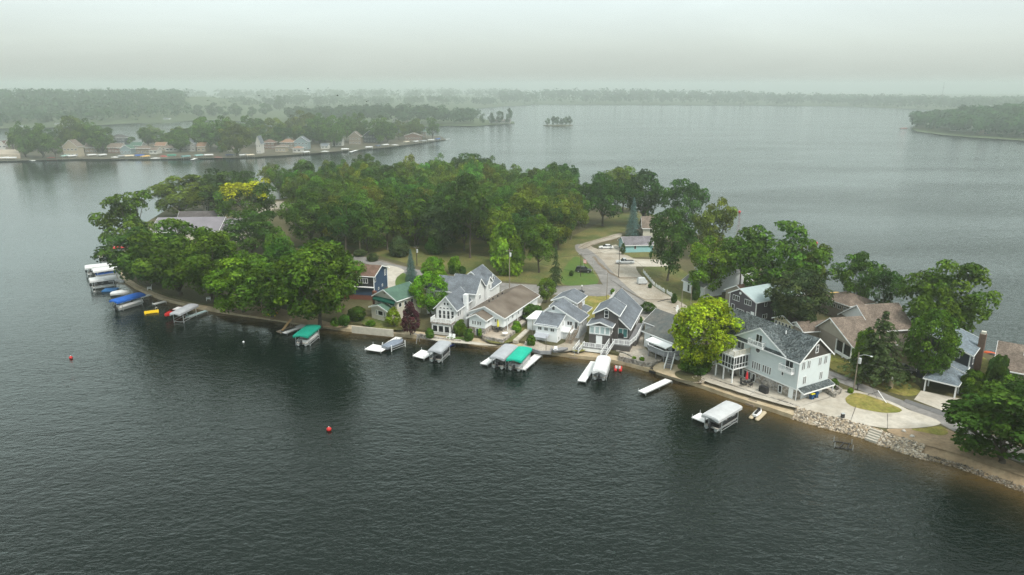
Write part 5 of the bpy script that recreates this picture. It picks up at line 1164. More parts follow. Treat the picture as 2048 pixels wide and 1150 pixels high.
def rock(b, c, r, rg, tint=None):
    vs = []; k0 = len(b.v); q = Matrix.Rotation(rg.uniform(0,6.28),3,Vector((rg.uniform(-1,1),rg.uniform(-1,1),1)).normalized())
    s3 = (rg.uniform(.7,1.3),rg.uniform(.6,1.1),rg.uniform(.5,.85)); t = (1+5**.5)/2
    for v in ((-1,t,0),(1,t,0),(-1,-t,0),(1,-t,0),(0,-1,t),(0,1,t),(0,-1,-t),(0,1,-t),(t,0,-1),(t,0,1),(-t,0,-1),(-t,0,1)):
        u = Vector(v)/1.9*rg.uniform(.8,1.12); vs.append(q @ Vector((u.x*s3[0]*r,u.y*s3[1]*r,u.z*s3[2]*r)) + c)
    b.v += [tuple(v) for v in vs]
    for f in ((0,11,5),(0,5,1),(0,1,7),(0,7,10),(0,10,11),(1,5,9),(5,11,4),(11,10,2),(10,7,6),(7,1,8),(3,9,4),(3,4,2),(3,2,6),(3,6,8),(3,8,9),(4,9,5),(2,4,11),(6,2,10),(8,6,7),(9,8,1)):
        b.f.append(tuple(i+k0 for i in f))
        if b.tint is not None: b.tint.append(tint)
m, n, l, p = newmat('boulders'); vc = n.new('ShaderNodeVertexColor'); vc.layer_name = 'tint'; l.new(vc.outputs[0], p.inputs['Base Color']); p.inputs['Roughness'].default_value = .9; p.inputs['Specular IOR Level'].default_value = .2; ROCKM = m
rg = random.Random(3); b = MB(); b.tint = []
SR = [(S[i], T[i], NEAR[i][0]) for i in range(len(NEAR))]
def shore_at(px):
    for i in range(len(SR)-1):
        if SR[i+1][2] <= px <= SR[i][2]:
            t = (px-SR[i+1][2])/(SR[i][2]-SR[i+1][2]); return SR[i+1][0].lerp(SR[i][0],t), SR[i+1][1].lerp(SR[i][1],t)
    return None
steps(1742,5,1.8,'tan concrete steps between the white boulders',m=CONC,z1=1.45); steps(1500,3,1.6,'wooden steps cut into the sea wall by the big house',WOODB,.8); steps(1148,3,1.8,'brown steps cut into the sea wall by the white cottage',WOODB,.8); steps(1305,2,1.4,'dark metal steps on the sea wall by the grey deck',DARK,.85)
PALR = [(.34,.29,.225),(.48,.43,.36),(.26,.21,.155),(.35,.275,.19),(.21,.18,.145),(.42,.35,.265),(.13,.115,.095)]
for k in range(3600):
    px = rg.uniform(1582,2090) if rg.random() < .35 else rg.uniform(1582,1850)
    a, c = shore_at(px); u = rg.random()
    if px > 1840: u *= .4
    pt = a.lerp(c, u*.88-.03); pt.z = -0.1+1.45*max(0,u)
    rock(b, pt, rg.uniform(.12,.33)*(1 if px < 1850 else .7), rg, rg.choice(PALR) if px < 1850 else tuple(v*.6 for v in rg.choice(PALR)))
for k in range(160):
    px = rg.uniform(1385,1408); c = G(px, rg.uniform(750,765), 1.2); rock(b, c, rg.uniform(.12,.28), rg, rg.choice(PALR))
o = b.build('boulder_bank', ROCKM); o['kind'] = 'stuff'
for px, py, r, lb in ((1808,862,.35,'pale boulder at the top of the beach beside the lawn tip'),(1824,872,.3,'grey flat boulder lying on the sandy beach'),(1283,715,.45,'pale boulder in the gravel yard beside the yellow plants'),(1300,702,.4,'pale boulder by the path of the dark roofed cottage')):
    b = MB(); rock(b, G(px,py,1.4), r*1.5, rg); tag(b.build('boulder', mat('pale_rock',(.46,.43,.39),.9,.25,2)), lb, 'boulder')
# ---------------------------------------------------------------- small things around the houses
def chair(px, py, an, m, label, z=GZ, sc=1.0, group=None):
    p = G(px, py, z); o = thing('garden_chair', label, 'chair', (p.x, p.y, z+.02), an, group); o.scale = (sc,)*3
    MB().beam((-.3,0,.32),(.35,0,.42),.6,.05).build('seat', m, o); MB().beam((-.3,0,.3),(-.55,0,1.1),.62,.05).build('backrest', m, o)
    for y in (-.34,.34): MB().box(-.45,.4,y-.06,y+.06,.55,.6).build('armrest', m, o); MB().box(.3,.38,y-.04,y+.04,0,.549).box(-.4,-.32,y-.04,y+.04,0,.549).build('leg', m, o)
chair(898,680,R(-120),WHITE,'left white garden chair of the pair on the sea wall',.75,1.2); chair(905,681,R(-120),WHITE,'right white garden chair of the pair on the sea wall',.75,1.2); chair(1111,704,R(-100),WHITE,'white garden chair beside the small boat shaped planter')
for px, py, a, lb in ((1448,692,0,'left white lounge chair on the upper terrace of the big house'),(1458,694,60,'middle white lounge chair on the upper terrace of the big house'),(1468,694,120,'right white lounge chair on the upper terrace of the big house')): chair(px, py+1, R(a), WSIDE, lb, 6.64)
def table(px, py, z, label, m=DARK, umb=None, ulabel=None, n_=4):
    p = G(px, py, z); o = thing('patio_table', label, 'table', (p.x, p.y, z+.02)); MB().tube((0,0,.68),(0,0,.73),.65,n=16).build('tabletop', m, o); MB().tube((0,0,0),(0,0,.68),.06,n=8).build('leg', m, o)
    if umb:
        u = thing('parasol', ulabel, 'parasol', (p.x, p.y, z+.76)); MB().tube((0,0,0),(0,0,2.1),.035,n=6).build('pole', ALU, u); MB().path([(0,0,.5),(0,0,.75),(0,0,1.6),(0,0,2.15)],[.2,.26,.17,.03],10).build('canopy', umb, u)
    return p
pt_ = table(1492,771,GZ,'round black patio table under the closed red parasol',DARK,paint('red_cloth',(.55,.03,.04)),'closed red parasol standing in the black patio table')
for k in range(4):
    a = k*math.pi/2+.5; o = thing('garden_chair', ['black chair on the lake side of the red parasol table','black chair on the house side of the red parasol table','black chair on the far side of the red parasol table','black chair at the near side of the red parasol table'][k], 'chair', (pt_.x+1.05*math.cos(a), pt_.y+1.05*math.sin(a), GZ+.08), a+math.pi, 'chairs round the red parasol table')
    MB().box(-.25,.25,-.25,.25,.4,.46).build('seat', DARK, o); MB().box(-.29,-.25,-.25,.25,.46,.95).build('backrest', DARK, o)
    for x in (-.22,.22):
        for y in (-.22,.22): MB().box(x-.02,x+.02,y-.02,y+.02,0,.4).build('leg', DARK, o)
table(1466,757,GZ,'black patio set in the shade under the screened porch'); table(1010,672,1.88,'small white table on the raised stone patio',WHITE); table(996,664,1.88,'dark table beneath the closed yellow parasol',DARK,paint('yellow_cloth',(.65,.60,.04)),'closed yellow parasol on the raised stone patio')
p0 = G(1246,672,2.72); u = thing('parasol','closed blue parasol on the side deck of the shingled cottage','parasol',(p0.x,p0.y,2.71)); MB().tube((0,0,0),(0,0,2.6),.035,n=6).build('pole',ALU,u); MB().path([(0,0,.9),(0,0,1.2),(0,0,2.2),(0,0,2.7)],[.16,.24,.16,.03],10).build('canopy',paint('blue_cloth',(.01,.05,.30)),u)
p0 = G(1242,676,2.72); gr = thing('barbecue','black barbecue on the side deck of the shingled cottage','barbecue',(p0.x,p0.y,2.71),R(-19)); MB().box(-.6,.6,-.3,.3,.1,.85).build('cabinet',DARK,gr); MB().ball((0,0,.86),.6,.32,.35,12,6,0).build('hood',DARK,gr)
p0 = G(1527,785); gr = thing('covered_grill','black covered grill against the stone basement','grill',(p0.x,p0.y,GZ+.06),R(-60)); MB().sweep([[(x*.8,y*.4*f,z) for x,y in ((-1*f,-1),(1*f,-1),(1*f,1),(-1*f,1))] for z,f in ((0,1),(.9,1.02),(1.15,.92),(1.22,.7))]).build('cover',DARK,gr); MB().box(-.85,.85,-.45,.45,-.04,0).build('base',DARK,gr)
def bin_(px, py, an, m, lid, label, z=GZ+.06):
    p = G(px, py, z); o = thing('wheeled_bin', label, 'bin', (p.x, p.y, z), an); MB().sweep([[(x*.3*f,y*.36*f,q) for x,y in ((-1,-1),(1,-1),(1,1),(-1,1))] for q,f in ((.05,.8),(1.0,1.05))]).build('body',m,o); MB().box(-.35,.35,-.42,.4,1.005,1.1).build('lid',lid,o)
    for x in (-.27,.27): MB().tube((x-.04,.3,.1),(x+.04,.3,.1),.12,n=8).build('wheel',TYRE,o)
BINB = paint('blue_bin',(.01,.06,.16)); YLID = paint('yellow_lid',(.75,.65,.02))
bin_(1623,798,R(-60),BINB,YLID,'blue bin with a yellow lid by the garage of the big white house'); bin_(1631,795,R(-60),BINB,BINB,'all blue bin by the garage of the big white house'); bin_(1926,786,R(-42),BINB,YLID,'blue bin with a yellow lid beside the carport post')
p0 = G(1715,780); o = thing('mailbox','black mailbox on a post at the edge of the lane','mailbox',(p0.x,p0.y,GZ),R(30)); MB().box(-.07,.07,-.07,.07,-.2,1.0).build('post',DARK,o); MB().sweep([[(x,.16*math.cos(t),1.12+.16*math.sin(t)) for t in [k*math.pi/4 for k in range(8)]] for x in (-.3,.3)]).build('box',DARK,o)
p0 = G(1781,776); o = thing('stone_lamp_post','tan stone lamp pillar with white globe on the lawn by the lane','lamp post',(p0.x,p0.y,GZ)); MB().box(-.28,.28,-.28,.28,-.1,1.7).build('pillar',mat('tan_stone',(.36,.29,.20),.9,.2,3),o); MB().box(-.34,.34,-.34,.34,1.705,1.8).build('cap',CONC,o); MB().ball((0,0,2.0),.19,.19,.2,12,8).build('globe',WHITE,o,smooth=True)
p0 = G(1765,770); o = thing('wooden_sign_post','small pale post with a plate on the lawn by the lane','sign post',(p0.x,p0.y,GZ)); MB().box(-.06,.06,-.06,.06,-.1,1.3).build('post',WOODB,o); MB().box(-.2,.2,-.1,-.063,.9,1.3).build('plate',WSIDE,o)
p0 = G(1685,836); o = thing('pedestal_box','small dark metal pedestal beside the concrete drive','utility box',(p0.x,p0.y,GZ+.03)); MB().box(-.25,.25,-.2,.2,0,.75).build('body',DARK,o); MB().box(-.29,.29,-.24,.24,.753,.83).build('lid',ALU,o)
p0 = G(1354,627); o = thing('yard_sign','white figure shaped yard sign with a dark arm beside the pale pole','yard sign',(p0.x,p0.y,GZ)); MB().box(-.06,.06,-.05,.05,-.1,.8).build('post',WHITE,o); MB().sweep([[(x*w_,y*.1,z) for x,y in ((-1,-1),(1,-1),(1,1),(-1,1))] for z,w_ in ((.5,.2),(1.0,.4),(1.6,.32),(1.8,.16),(2.1,.2))]).build('panel',WHITE,o); MB().beam((-.3,0,1.3),(-.9,0,1.6),.12).build('arm',DARK,o)
p0 = G(1166,545); o = thing('flag_pole','flag pole with a striped red and white flag behind the black car','flag',(p0.x,p0.y,GZ)); MB().tube((0,0,0),(0,0,4.2),.04,n=6).build('pole',ALU,o)
for k in range(7): MB().prism([(.05,4.1-k*.16),(.9,3.75-k*.16),(.9,3.59-k*.16),(.05,3.94-k*.16)], lambda a,z: (a,-.012,z), lambda a,z: (a,.012,z)).build('stripe', RED if k % 2 == 0 else WHITE, o)
p0 = G(1212,592); o = thing('garden_lamp','white globe lamp on a short post at the lawn edge','lamp post',(p0.x-6,p0.y+4,GZ)); MB().tube((0,0,0),(0,0,1.5),.06,n=6).build('post',DARK,o); MB().ball((0,0,1.7),.22,.22,.22,10,6).build('globe',WHITE,o)
p0 = G(1120,703); o = thing('boat_planter','small grey boat shaped planter on the sea wall terrace','planter',(p0.x,p0.y,GZ),R(25)); MB().sweep([[(u,-w_,.6),(u,-w_*.6,.08),(u,w_*.6,.08),(u,w_,.6)] for u,w_ in ((-1.6,.5),(-.5,.8),(.8,.7),(1.9,.05))]).build('hull',WOODG,o); MB().box(-1.3,.9,-.4,.4,.3,.58).build('bench',WOODB,o)
p0 = G(836,684,.9); o = thing('shore_crane','grey wooden swing frame standing at the sea wall','frame',(p0.x,p0.y,.75),R(70)); MB().beam((-.8,0,0),(-.1,0,1.9),.12).beam((.8,0,0),(.1,0,1.9),.12).build('legs',WOODG,o); MB().beam((-.2,-.6,1.9),(.2,1.0,1.9),.14).build('arm',WOODG,o)
for px, py, lb in ((417,601,'white chair standing on the bare bank among branches'),(482,600,'white rubbish bag like chair under the oaks'),(299,580,'white bench at the corner of the sea wall by the blue canopy')): chair(px, py, R(200), WHITE, lb, GZ, 1.3)
# ---------------------------------------------------------------- the far shores
FARG = mat('far_grass', (.065,.085,.03), .95, .25, .05, (.05,.075,.025), .5, .01)
struct('left_shore', MB().add(poly([(-260,326),(0,322),(150,318),(300,318),(400,316),(480,315),(560,311),(620,307),(700,301),(760,296),(820,289),(870,282),(893,279),(880,272),(800,268),(740,272),(600,276),(450,280),(300,286),(0,290),(-260,300)], .9), [tuple(range(21))]), mat('far_yards', (.062,.062,.038), .95, .3, .08, (.10,.085,.06), .5, .04))
FP = [(-1200,300),(-700,280),(-200,263),(0,257),(100,255),(200,250),(300,245),(380,241),(450,240),(520,246),(600,252),(700,258),(780,258),(820,254),(900,251),(950,252),(1000,248),(1030,247),(1028,243),(985,241),(930,232),(900,224),(960,216),(1010,212.5),(1060,210),(1060,190),(-1200,190)]
struct('far_shore', MB().add(poly(FP, .8), [tuple(range(len(FP)))]), FARG)
RP = [(1822,257),(1835,263),(1880,269),(1950,275),(2048,281),(2300,295),(2700,300),(2700,222),(2100,225),(1900,238),(1835,248)]
struct('right_shore', MB().add(poly(RP, .9), [tuple(range(len(RP)))]), FARG)
BP = [(1060,209),(1300,209.5),(1500,210),(1700,213),(1850,219),(2100,223),(2700,226),(2700,188),(1060,188)]
struct('horizon_shore', MB().add(poly(BP, .7), [tuple(range(len(BP)))]), FARG)
def hill(name, x0, x1, y0, y1, fn, n=26, k=10):
    vs = [(x0+(x1-x0)*i/n, y0+(y1-y0)*j/k, fn(x0+(x1-x0)*i/n, y0+(y1-y0)*j/k)) for j in range(k+1) for i in range(n+1)]
    o = struct(name, MB().add(vs, [(j*(n+1)+i, j*(n+1)+i+1, (j+1)*(n+1)+i+1, (j+1)*(n+1)+i) for j in range(k) for i in range(n)]), FARG, True); return o
def forest(name, crowns, col, nl=46, seed=1):
    rg = random.Random(seed); b = MB(); b.tint = []
    for x, y, z, w, h_ in crowns:
        t = rg.uniform(.65, 1.4); yh = rg.uniform(-.12, .12); r = w/2
        lobes = [(Vector((rg.uniform(-.5,.5)*r, rg.uniform(-.5,.5)*r, h_*rg.uniform(.42,.8))), r*rg.uniform(.5,.78)) for _ in range(4)]
        for q in range(nl):
            c, rr = lobes[q % 4]; d = rdir(rg)
            if d.z < -.2 and rg.random() < .6: d.z = -d.z
            f = t*rg.uniform(.75, 1.3)
            leaf(b, Vector((x,y,z)) + c + Vector((d.x*rr, d.y*rr, d.z*rr*.9)), (d*.8+Vector((0,0,.5))+rdir(rg)*.5).normalized(), w*rg.uniform(.09,.17), rg, (f*(1+yh), f, f*(1-yh)))
        lobes = None
    o = b.build(name, LEAF); o.color = (*col, 1); o['kind'] = 'stuff'; return o
fr_ = random.Random(21)
def lerp_tab(tab, x):
    for (a, b_), (c, d) in zip(tab, tab[1:]):
        if a <= x <= c: return b_+(d-b_)*(x-a)/(c-a)
    return tab[0][1] if x < tab[0][0] else tab[-1][1]
def slope_wood(name, shore, crest, xr, dep, N_, w, hh, col, seed, nl=46, d0=0, gf=None):
    """crowns on rising ground: shore/crest are tables of photo x -> waterline row / crest row, dep = metres from shore to crest"""
    cr = []; rg = random.Random(seed)
    for _ in range(N_):
        px = rg.uniform(*xr); f = rg.random()
        p = G(px, lerp_tab(shore, px), .8); y = p.y + d0 + dep*f; x = p.x*y/p.y
        zt = zat(p.y+dep, lerp_tab(crest, px)); h_ = hh*rg.uniform(.8, 1.1)
        cr.append((x, y, max(.5, (zt-hh)*f**.8) if gf is None else max(.5, gf(x, y)), w*rg.uniform(.8, 1.25), h_))
    return forest(name, cr, col, nl, seed)
FG = (.036,.068,.024)
LHF = lambda x, y: max(-1, min(27, (y-(1050 if x > -800 else 1000))*.085)*min(1, max(0, (-500-x)/200)))
slope_wood('left_hill_wood', [(-900,285),(-300,262),(0,253),(100,250),(200,246),(300,241),(380,238)], [(-900,168),(-300,170),(0,172),(100,178),(200,185),(300,190),(340,203),(380,230)], (-900,378), 430, 1500, 16, 18, (.036,.076,.024), 3, 40, 4, LHF)
hill('left_hill', -1700, -500, 1000, 1700, LHF, 40, 24)
slope_wood('right_shore_wood', [(1822,256),(1880,266),(1950,272),(2048,277),(2300,290)], [(1822,226),(1850,218),(1900,213),(1950,209),(2048,202),(2300,190)], (1826,2260), 150, 560, 13, 18, (.034,.085,.022), 4, 95, 1)
slope_wood('strip_wood', [(560,240),(700,247),(820,250),(900,249),(955,249)], [(560,213),(700,209),(760,206),(850,206),(950,216)], (575,952), 70, 260, 13, 17, FG, 5, 80, 8)
slope_wood('horizon_wood', [(1000,208),(1500,209.5),(1700,212),(1850,218),(2100,222),(2500,225)], [(1000,179),(1250,178),(1500,183),(1700,189),(1850,191),(1960,196),(2050,190),(2500,184)], (1000,2450), 500, 1000, 26, 20, FG, 6, 26, 10)
slope_wood('field_wood', [(330,225),(500,220),(700,212),(900,214),(1010,212)], [(330,196),(420,194),(600,189),(760,192),(900,190),(1010,205)], (330,1000), 260, 260, 20, 18, FG, 7, 34, 10)
slope_wood('distant_ridge_wood', [(-300,200),(1050,200)], [(-300,176),(400,180),(700,180),(1050,177)], (-900,1060), 1300, 620, 42, 24, FG, 8, 22, 10)
for px, ty, by, w in ((398,208,234,30),(428,204,233,34),(449,211,234,22),(472,206,234,36),(504,212,235,26),(531,205,230,30),(560,190,222,24),(845,190,208,14),(862,190,208,14)):
    tree('far',px,ty,by,w,DK,'hazy tree standing apart in the pale far fields',group='trees scattered over the far fields',z=.8)
for px, ty, by, w, lb in ((1018,214,247,17,'tall tree at the very tip of the far tree strip'),(1000,220,247,16,'tree next to the tip of the far tree strip above the long low building'),(983,224,247,16,'bushy tree at the left end of the long low building'),(966,226,248,14,'small tree in the gap of the far tree strip')): tree('far',px,ty,by,w,DK,lb,z=.8)
p = [G(*q, .5) for q in ((1086,250.5),(1100,251.8),(1130,251.8),(1146,250.5),(1140,249.2),(1095,249.2))]; struct('islet', MB().plate([(q.x,q.y) for q in p], -.5, .6), SOIL)
for px, ty, w, lb in ((1095,235,11,'leftmost small tree on the tiny islet'),(1107,231,13,'tall tree left of the middle on the tiny islet'),(1114,232,10,'slim tree in the middle of the tiny islet'),(1122,236,10,'thin tree right of the middle on the tiny islet'),(1131,232,12,'full tree second from the right on the tiny islet'),(1139,231,13,'rightmost tree on the tiny islet')): tree('far',px,ty,250.6,w,DK,lb,z=.6)
FT = [(28,262,306,22,'small tree behind the twin gabled far house'),(52,244,314,38,'left half of the big tree pair on the far left shore'),(86,246,316,46,'right half of the big tree pair on the far left shore'),(112,276,317,34,'low bushy tree beside the cream far house'),(150,232,305,52,'tall spreading tree behind the cream far house'),(182,238,303,46,'wide tree joined to the tall spreading one on the far shore'),(206,252,305,46,'dark rounded tree beside the dark two storey far house'),(263,277,290,18,'small round tree behind the light blue far house'),(300,253,284,38,'lone umbrella shaped tree against the far water'),(336,266,298,34,'green tree in front of the far white cottages'),(362,262,304,36,'green tree beside the grey gambrel far house'),(385,250,292,34,'dark round tree behind the grey gambrel far house'),(412,235,300,54,'big oak at the left of the far wooded row'),(445,233,304,56,'second big oak of the far wooded row'),(474,243,312,54,'olive oak reaching down to the far shore'),(462,236,296,40,'oak behind the olive oak on the far shore'),(497,232,285,38,'dark oak above the tall white far house'),(523,234,284,34,'dark oak with gaps beside the tall white far house'),(552,237,290,44,'dark dense oak above the brown domed far house'),(588,232,280,36,'oak above the orange roofed far houses'),(612,221,284,44,'tallest oak of the far wooded row with airy top'),(640,228,288,46,'oak above the light blue far house'),(668,230,294,44,'oak above the far white boathouses'),(694,231,286,30,'oak beside the tan far house'),(716,227,284,36,'oak behind the tan far house'),(760,233,286,44,'green two topped tree on the far shore'),(775,246,284,40,'lower tree right of the two topped tree'),(798,243,280,32,'tree behind the brown lodge on the far point'),(822,247,274,36,'tree beside the brown lodge on the far point'),(865,234,279,27,'dark egg shaped tree at the end of the far point')]
for px, ty, by, w, lb in FT: tree('low' if w > 34 else 'wild', px, ty-5, by, w*1.12, OL if px % 3 == 0 else MD, lb, z=.9)
for k in range(40):
    px = fr_.choice((fr_.uniform(20, 345), fr_.uniform(350, 720), fr_.uniform(350, 850))); by = lerp_tab([(0,301),(300,297),(500,293),(700,283),(850,275)], px) + fr_.uniform(-4, 3)
    tree(fr_.choice(('oak','wild','low')), px, by-fr_.uniform(28, 44), by, fr_.uniform(28, 44), fr_.choice((DK, MD, OL)), 'oak filling the gaps between the houses of the far left shore', group='oaks between the far left houses', z=.9)
WC = {'w': paint('far_white', (.50,.49,.46)), 'c': paint('far_cream', (.36,.31,.235)), 't': paint('far_tan', (.20,.16,.12)), 'b': paint('far_blue', (.21,.27,.29)), 'd': paint('far_dark', (.06,.07,.085)), 'r': paint('far_brick', (.17,.105,.08)), 'g': paint('far_grey', (.30,.30,.29))}
RC = {'g': R_GREY, 'b': R_RUST, 't': R_TAN, 'o': mat('orange_roof', (.22,.13,.085), .9, .2, 1), 'e': R_GREEN, 'k': shingle('far_dark_roof', (.07,.068,.066), .2)}
def fhouse(px, by, wpx, tpy, wc, rc, label, kind='g', dp=8, name='far_house', z=.9):
    p = G(px, by, z); w = wpx*depth(p)/F*.92; ht = (zat(p.y, tpy)-z)*.9; e = z+ht*.62 if kind != 'h' else z+ht*.7
    h = House(name, label, (p.x-w/2, p.y), 0, wall=WC[wc], roof=RC[rc])
    if kind == 'g': h.gable(0, w, 0, dp, z-.3, e, z+ht, oh=.4)
    elif kind == 'x': h.gable(0, w, 0, dp, z-.3, e, z+ht, axis='x', oh=.4)
    else: h.box('wall', 0, w, 0, dp, z-.3, e); h.hip(0, w, 0, dp, e, z+ht, .6)
    k = max(2, int(w/2.6)); fl = 2 if e-z > 4.6 else 1
    for f in range(fl):
        for i in range(k): h.win('f', 0, (i+.5)*w/k, z+.9+f*(e-z)*.5, w/k*.62, min(1.5, (e-z)/fl*.5), 2, fw=.12)
    return h
for a in [(6,304,17,279,'w','b','white trimmed far house at the very left edge'),(22,304,21,274,'t','t','tan far house with white gable trim on the stone terrace'),(44,296,22,275,'t','t','brown roofed far house behind the big tree pair','x'),(116,292,16,273,'r','b','red brown roof glimpsed left of the cream far house','x'),(143,314,32,276,'c','t','tall cream far house standing right at the shore'),(183,306,26,284,'t','t','low tan far house under the wide tree','x'),(237,290,30,267,'d','k','dark two storey far house with a wide dark roof','h'),(230,306,30,285,'r','t','long brick far house in front of the dark two storey one','x'),(252,308,23,288,'b','e','small light blue gabled far house by the boats'),(272,300,24,283,'g','e','grey far house with a green roof behind the light blue one','x'),(301,290,36,276,'t','t','far house with a broad brown hipped roof below the umbrella tree','h'),(286,308,28,290,'t','t','brown porch fronted far house by the blue boat','h'),(307,308,17,294,'w','t','small white far house next to the brown porch house','x'),(321,301,22,283,'c','o','far house with rusty red roof beside the green tree','x'),(343,303,26,291,'w','t','low white far cottage under the green tree','x'),(376,303,32,275,'g','g','grey gambrel roofed far house with a white porch'),(403,303,18,283,'c','o','cream far cottage with a red brown roof','x'),(462,303,18,292,'w','t','white far house nearly hidden by the oaks','x'),(518,307,10,268,'w','g','narrow tall white far house at the edge of the oaks'),(538,298,24,277,'r','b','brown far house with a domed looking roof','h'),(561,304,22,287,'c','t','far house with a row of yellow lit porch windows','h'),(575,299,28,276,'t','o','upper orange roofed far house','h'),(594,305,18,291,'w','o','lower orange roofed far house by the shore','h'),(603,299,30,270,'b','g','large light blue far house with grey roof'),(649,298,15,286,'w','g','low white far boathouse under the oaks','x'),(674,292,22,275,'w','k','pale far house between the oaks','x'),(710,289,26,260,'t','t','tall tan far house with a white bay'),(740,285,26,258,'d','k','dark blue grey far house behind the two topped tree'),(826,280,36,264,'r','t','wide brown lodge at the far point','g'),(842,277,20,255,'t','e','upper storey wing of the brown lodge with a green roof','h'),
 (792,247,15,233,'w','t','far white house across the channel, left of three'),(811,244,14,231,'c','t','far cream house across the channel, middle of three','x'),(834,248,12,234,'w','t','far white house across the channel, right of three'),(1000,246.5,46,238,'w','t','long low white building by the tip of the far strip','x'),(1911,262,8,242,'w','k','narrow white gabled house in the woods of the right shore'),(1924,257,9,245,'c','t','small tan gabled house in the woods of the right shore'),(1972,270,13,251,'c','t','cream house at the waterside of the right shore','h')]: fhouse(*a[:7], *(a[7:8] or ['g']))
tw = [G(x, y, .5) for x, y in ((-60,320),(42,318),(42,308),(-60,309))]; tag(MB().plate([(q.x,q.y) for q in tw], -.5, 4.2).build('terrace_wall', mat('cream_block',(.36,.31,.245),.9,.2,.6)), 'tall cream stone terrace wall at the far left shore', 'wall')
FB = [(9,321,'w','pale green',CL_WHT),(24,321,'w','white and green',CL_WHT),(103,318,'r','red',RED),(131,317,'w','mint green',paint('mint',(.30,.48,.44))),(144,317,'w','white',CL_WHT),(184,315,'w','white',CL_WHT),(205,315,'w','white',CL_WHT),(231,317,'w','white',WGEL),(246,317,'g','grey',CL_GREY),(259,317,'w','cream',CL_CRM),(280,316,'b','dark blue',CL_BLUE),(291,318,'y','yellow',CL_YEL),(311,319,'w','white',WGEL),(327,315,'r','bright red',RED),(344,316,'w','teal',CL_TEAL),(372,318,'t','turquoise',paint('turquoise',(.12,.27,.28))),(398,316,'t','pale turquoise',paint('pale_turquoise',(.25,.45,.45))),(418,315,'w','white',CL_WHT),(436,317,'r','dull red',paint('dull_red',(.25,.08,.07))),(460,315,'b','navy',NAVY),(488,315,'w','white',CL_WHT),(500,315,'c','cream',CL_CRM),(612,309,'w','white',CL_WHT),(650,305,'w','white',WGEL),(690,303,'w','white',CL_WHT),(738,299,'w','white',CL_WHT),(756,296,'b','blue',NAVY),(771,294,'w','white',CL_WHT),(790,292,'w','white',WGEL),(813,288,'c','cream',CL_CRM),(832,287,'w','white',CL_WHT),(847,286,'g','grey',CL_GREY),(862,284,'w','white',CL_WHT),(876,282,'b','blue',CL_BLUE)]
NB = ['at the far left edge','before the stone terrace','below the big tree pair','left of the cream far house','in front of the cream far house','left of the long brick far house','under the long brick far house','left of the light blue far house','before the light blue far house','right of the light blue far house','before the brown porch house','beside the dark blue far boat','left of the bright red far boat','below the rusty roofed far house','below the white far cottage','below the grey gambrel house','below the cream far cottage','right of the turquoise far boats','left of the navy far boat','below the far white house in the oaks','beside the cream far boat','left of the tall white far house','below the lower orange roofed house','below the low far boathouse','left of the tan far house','below the tan far house','below the two topped tree','right of the two topped tree','left of the brown lodge','before the left end of the brown lodge','before the middle of the brown lodge','before the right end of the brown lodge','near the egg shaped far tree','at the tip of the far point']
for (px, py, k, cn, m_), nb in zip(FB, NB):
    p = G(px, py, 0)
    if k in 'r' or m_ is WGEL: runabout(p.x, p.y, R(fr_.uniform(-20,30)+180), 7, 2.6, .1, m_, cn+' motorboat on the far shore '+nb, CL_WHT if m_ is WGEL else m_, group='boats along the far shore')
    else:
        o = thing('boat_lift', cn+' canopied boat lift on the far shore '+nb, 'boat lift', (p.x, p.y, 0), R(fr_.uniform(20,80)), 'boats along the far shore')
        canopy_mb(6.6, 2.9, 2.3, .35).build('canopy', m_, o)
        for x in (-2.8,2.8):
            for y in (-1.4,1.4): MB().box(x-.07,x+.07,y-.07,y+.07,-.8,2.5).build('post', ALU, o)
        MB().box(-3.0,3.0,-1.0,1.0,.4,1.1).build('hull', DARK, o)
for a, c, lb in (((300,318),(318,313.5),'far dock below the rusty roofed house'),((384,319),(397,314.5),'slanting white far dock by the turquoise boat'),((60,319.5),(68,321.5),'short far dock before the big tree pair'),((885,279),(899,277.5),'grey pier at the tip of the far point'),((700,304),(724,297),'white dock left of the far two topped tree'),((1850,262.6),(1863,262.8),'white dock at the tip of the right shore'),((1874,266),(1889,267),'bright white dock in the middle of the right shore'),((1890,267.6),(1905,268.6),'white dock next to the bright one on the right shore'),((1992,276.5),(2003,277),'white dock right of the cream waterside house'),((2008,277.6),(2016,278.2),'short white dock near the edge on the right shore')): sdock(a, c, 2.4, lb, .8)
p0 = G(1808,258,0); runabout(p0.x, p0.y, R(20), 13, 3.4, .2, BLK, 'dark boat moored off the tip of the right shore', RED); 
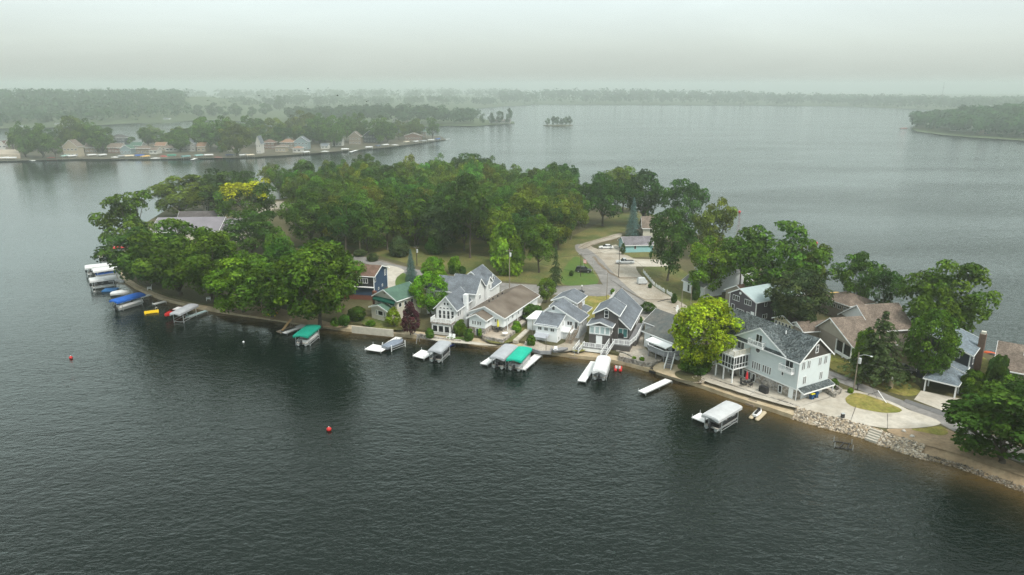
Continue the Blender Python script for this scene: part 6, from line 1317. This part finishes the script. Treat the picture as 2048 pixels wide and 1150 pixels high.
for px, py, lb in ((40,255,'far white boathouse on the hill shore, leftmost'),(75,252.5,'far white boathouse on the hill shore, second'),(115,250,'far white boathouse on the hill shore below the slope'),(318,237,'long white far roof at the foot of the hill'),(332,240,'small white far roof below the long one')):
    fhouse(px, py, 22 if px == 318 else 12, py-4.5, 'w', 'g', lb, 'x', 8)
p0 = G(1883,200,0); o = thing('radio_mast','faint tall radio mast on the far right horizon','mast',(p0.x*1.0,p0.y,0)); hm = zat(p0.y,164)
MB().tube((0,0,0),(0,0,hm),1.1,.5,6).build('mast', DARK, o); MB().beam((-4,0,hm*.7),(4,0,hm*.7),.8).build('antenna', DARK, o)
for px, py, dd, lb in ((518,191.5,95,'dark bird flying left of the others'),(675,191,90,'dark bird in flight in the middle'),(733,203,80,'largest dark bird flying lowest of all'),(616,177.5,105,'tiny dark bird flying highest')):
    b_ = (575-py)/F; a_ = (px-1024)/F; v = Vector((a_, cp+b_*sp, -sp+b_*cp))*dd + Vector((0,0,CAMH))
    o = thing('bird', lb+', above the far fields', 'bird', v, fr_.uniform(0,6)); MB().ball((0,0,0),.13,.045,.045,8,5).build('body', DARK, o, smooth=True)
    for s_ in (-1,1): MB().add([(.05,0,.02),(-.06,0,.02),(-.05,s_*.28,.09),(.02,s_*.26,.09),(.05,0,.035),(-.06,0,.035),(-.05,s_*.28,.1),(.02,s_*.26,.1)],[(0,1,2,3),(7,6,5,4),(0,4,5,1),(1,5,6,2),(2,6,7,3),(3,7,4,0)]).build('wing', DARK, o)
# ---------------------------------------------------------------- haze: one box of even pale air
m = bpy.data.materials.new('haze_air'); m.use_nodes = True; n = m.node_tree.nodes; n.remove(n['Principled BSDF'])
pv = n.new('ShaderNodeVolumePrincipled'); pv.inputs['Density'].default_value = 0.00052; pv.inputs['Color'].default_value = (.93,.95,.925,1); pv.inputs['Anisotropy'].default_value = 0.82; pv.inputs['Density Attribute'].default_value = ''
m.node_tree.links.new(pv.outputs[0], n['Material Output'].inputs['Volume'])
hz = MB().box(-8600,8600,-1500,8600,-2.2,68).build('haze', m); hz['kind'] = 'stuff'
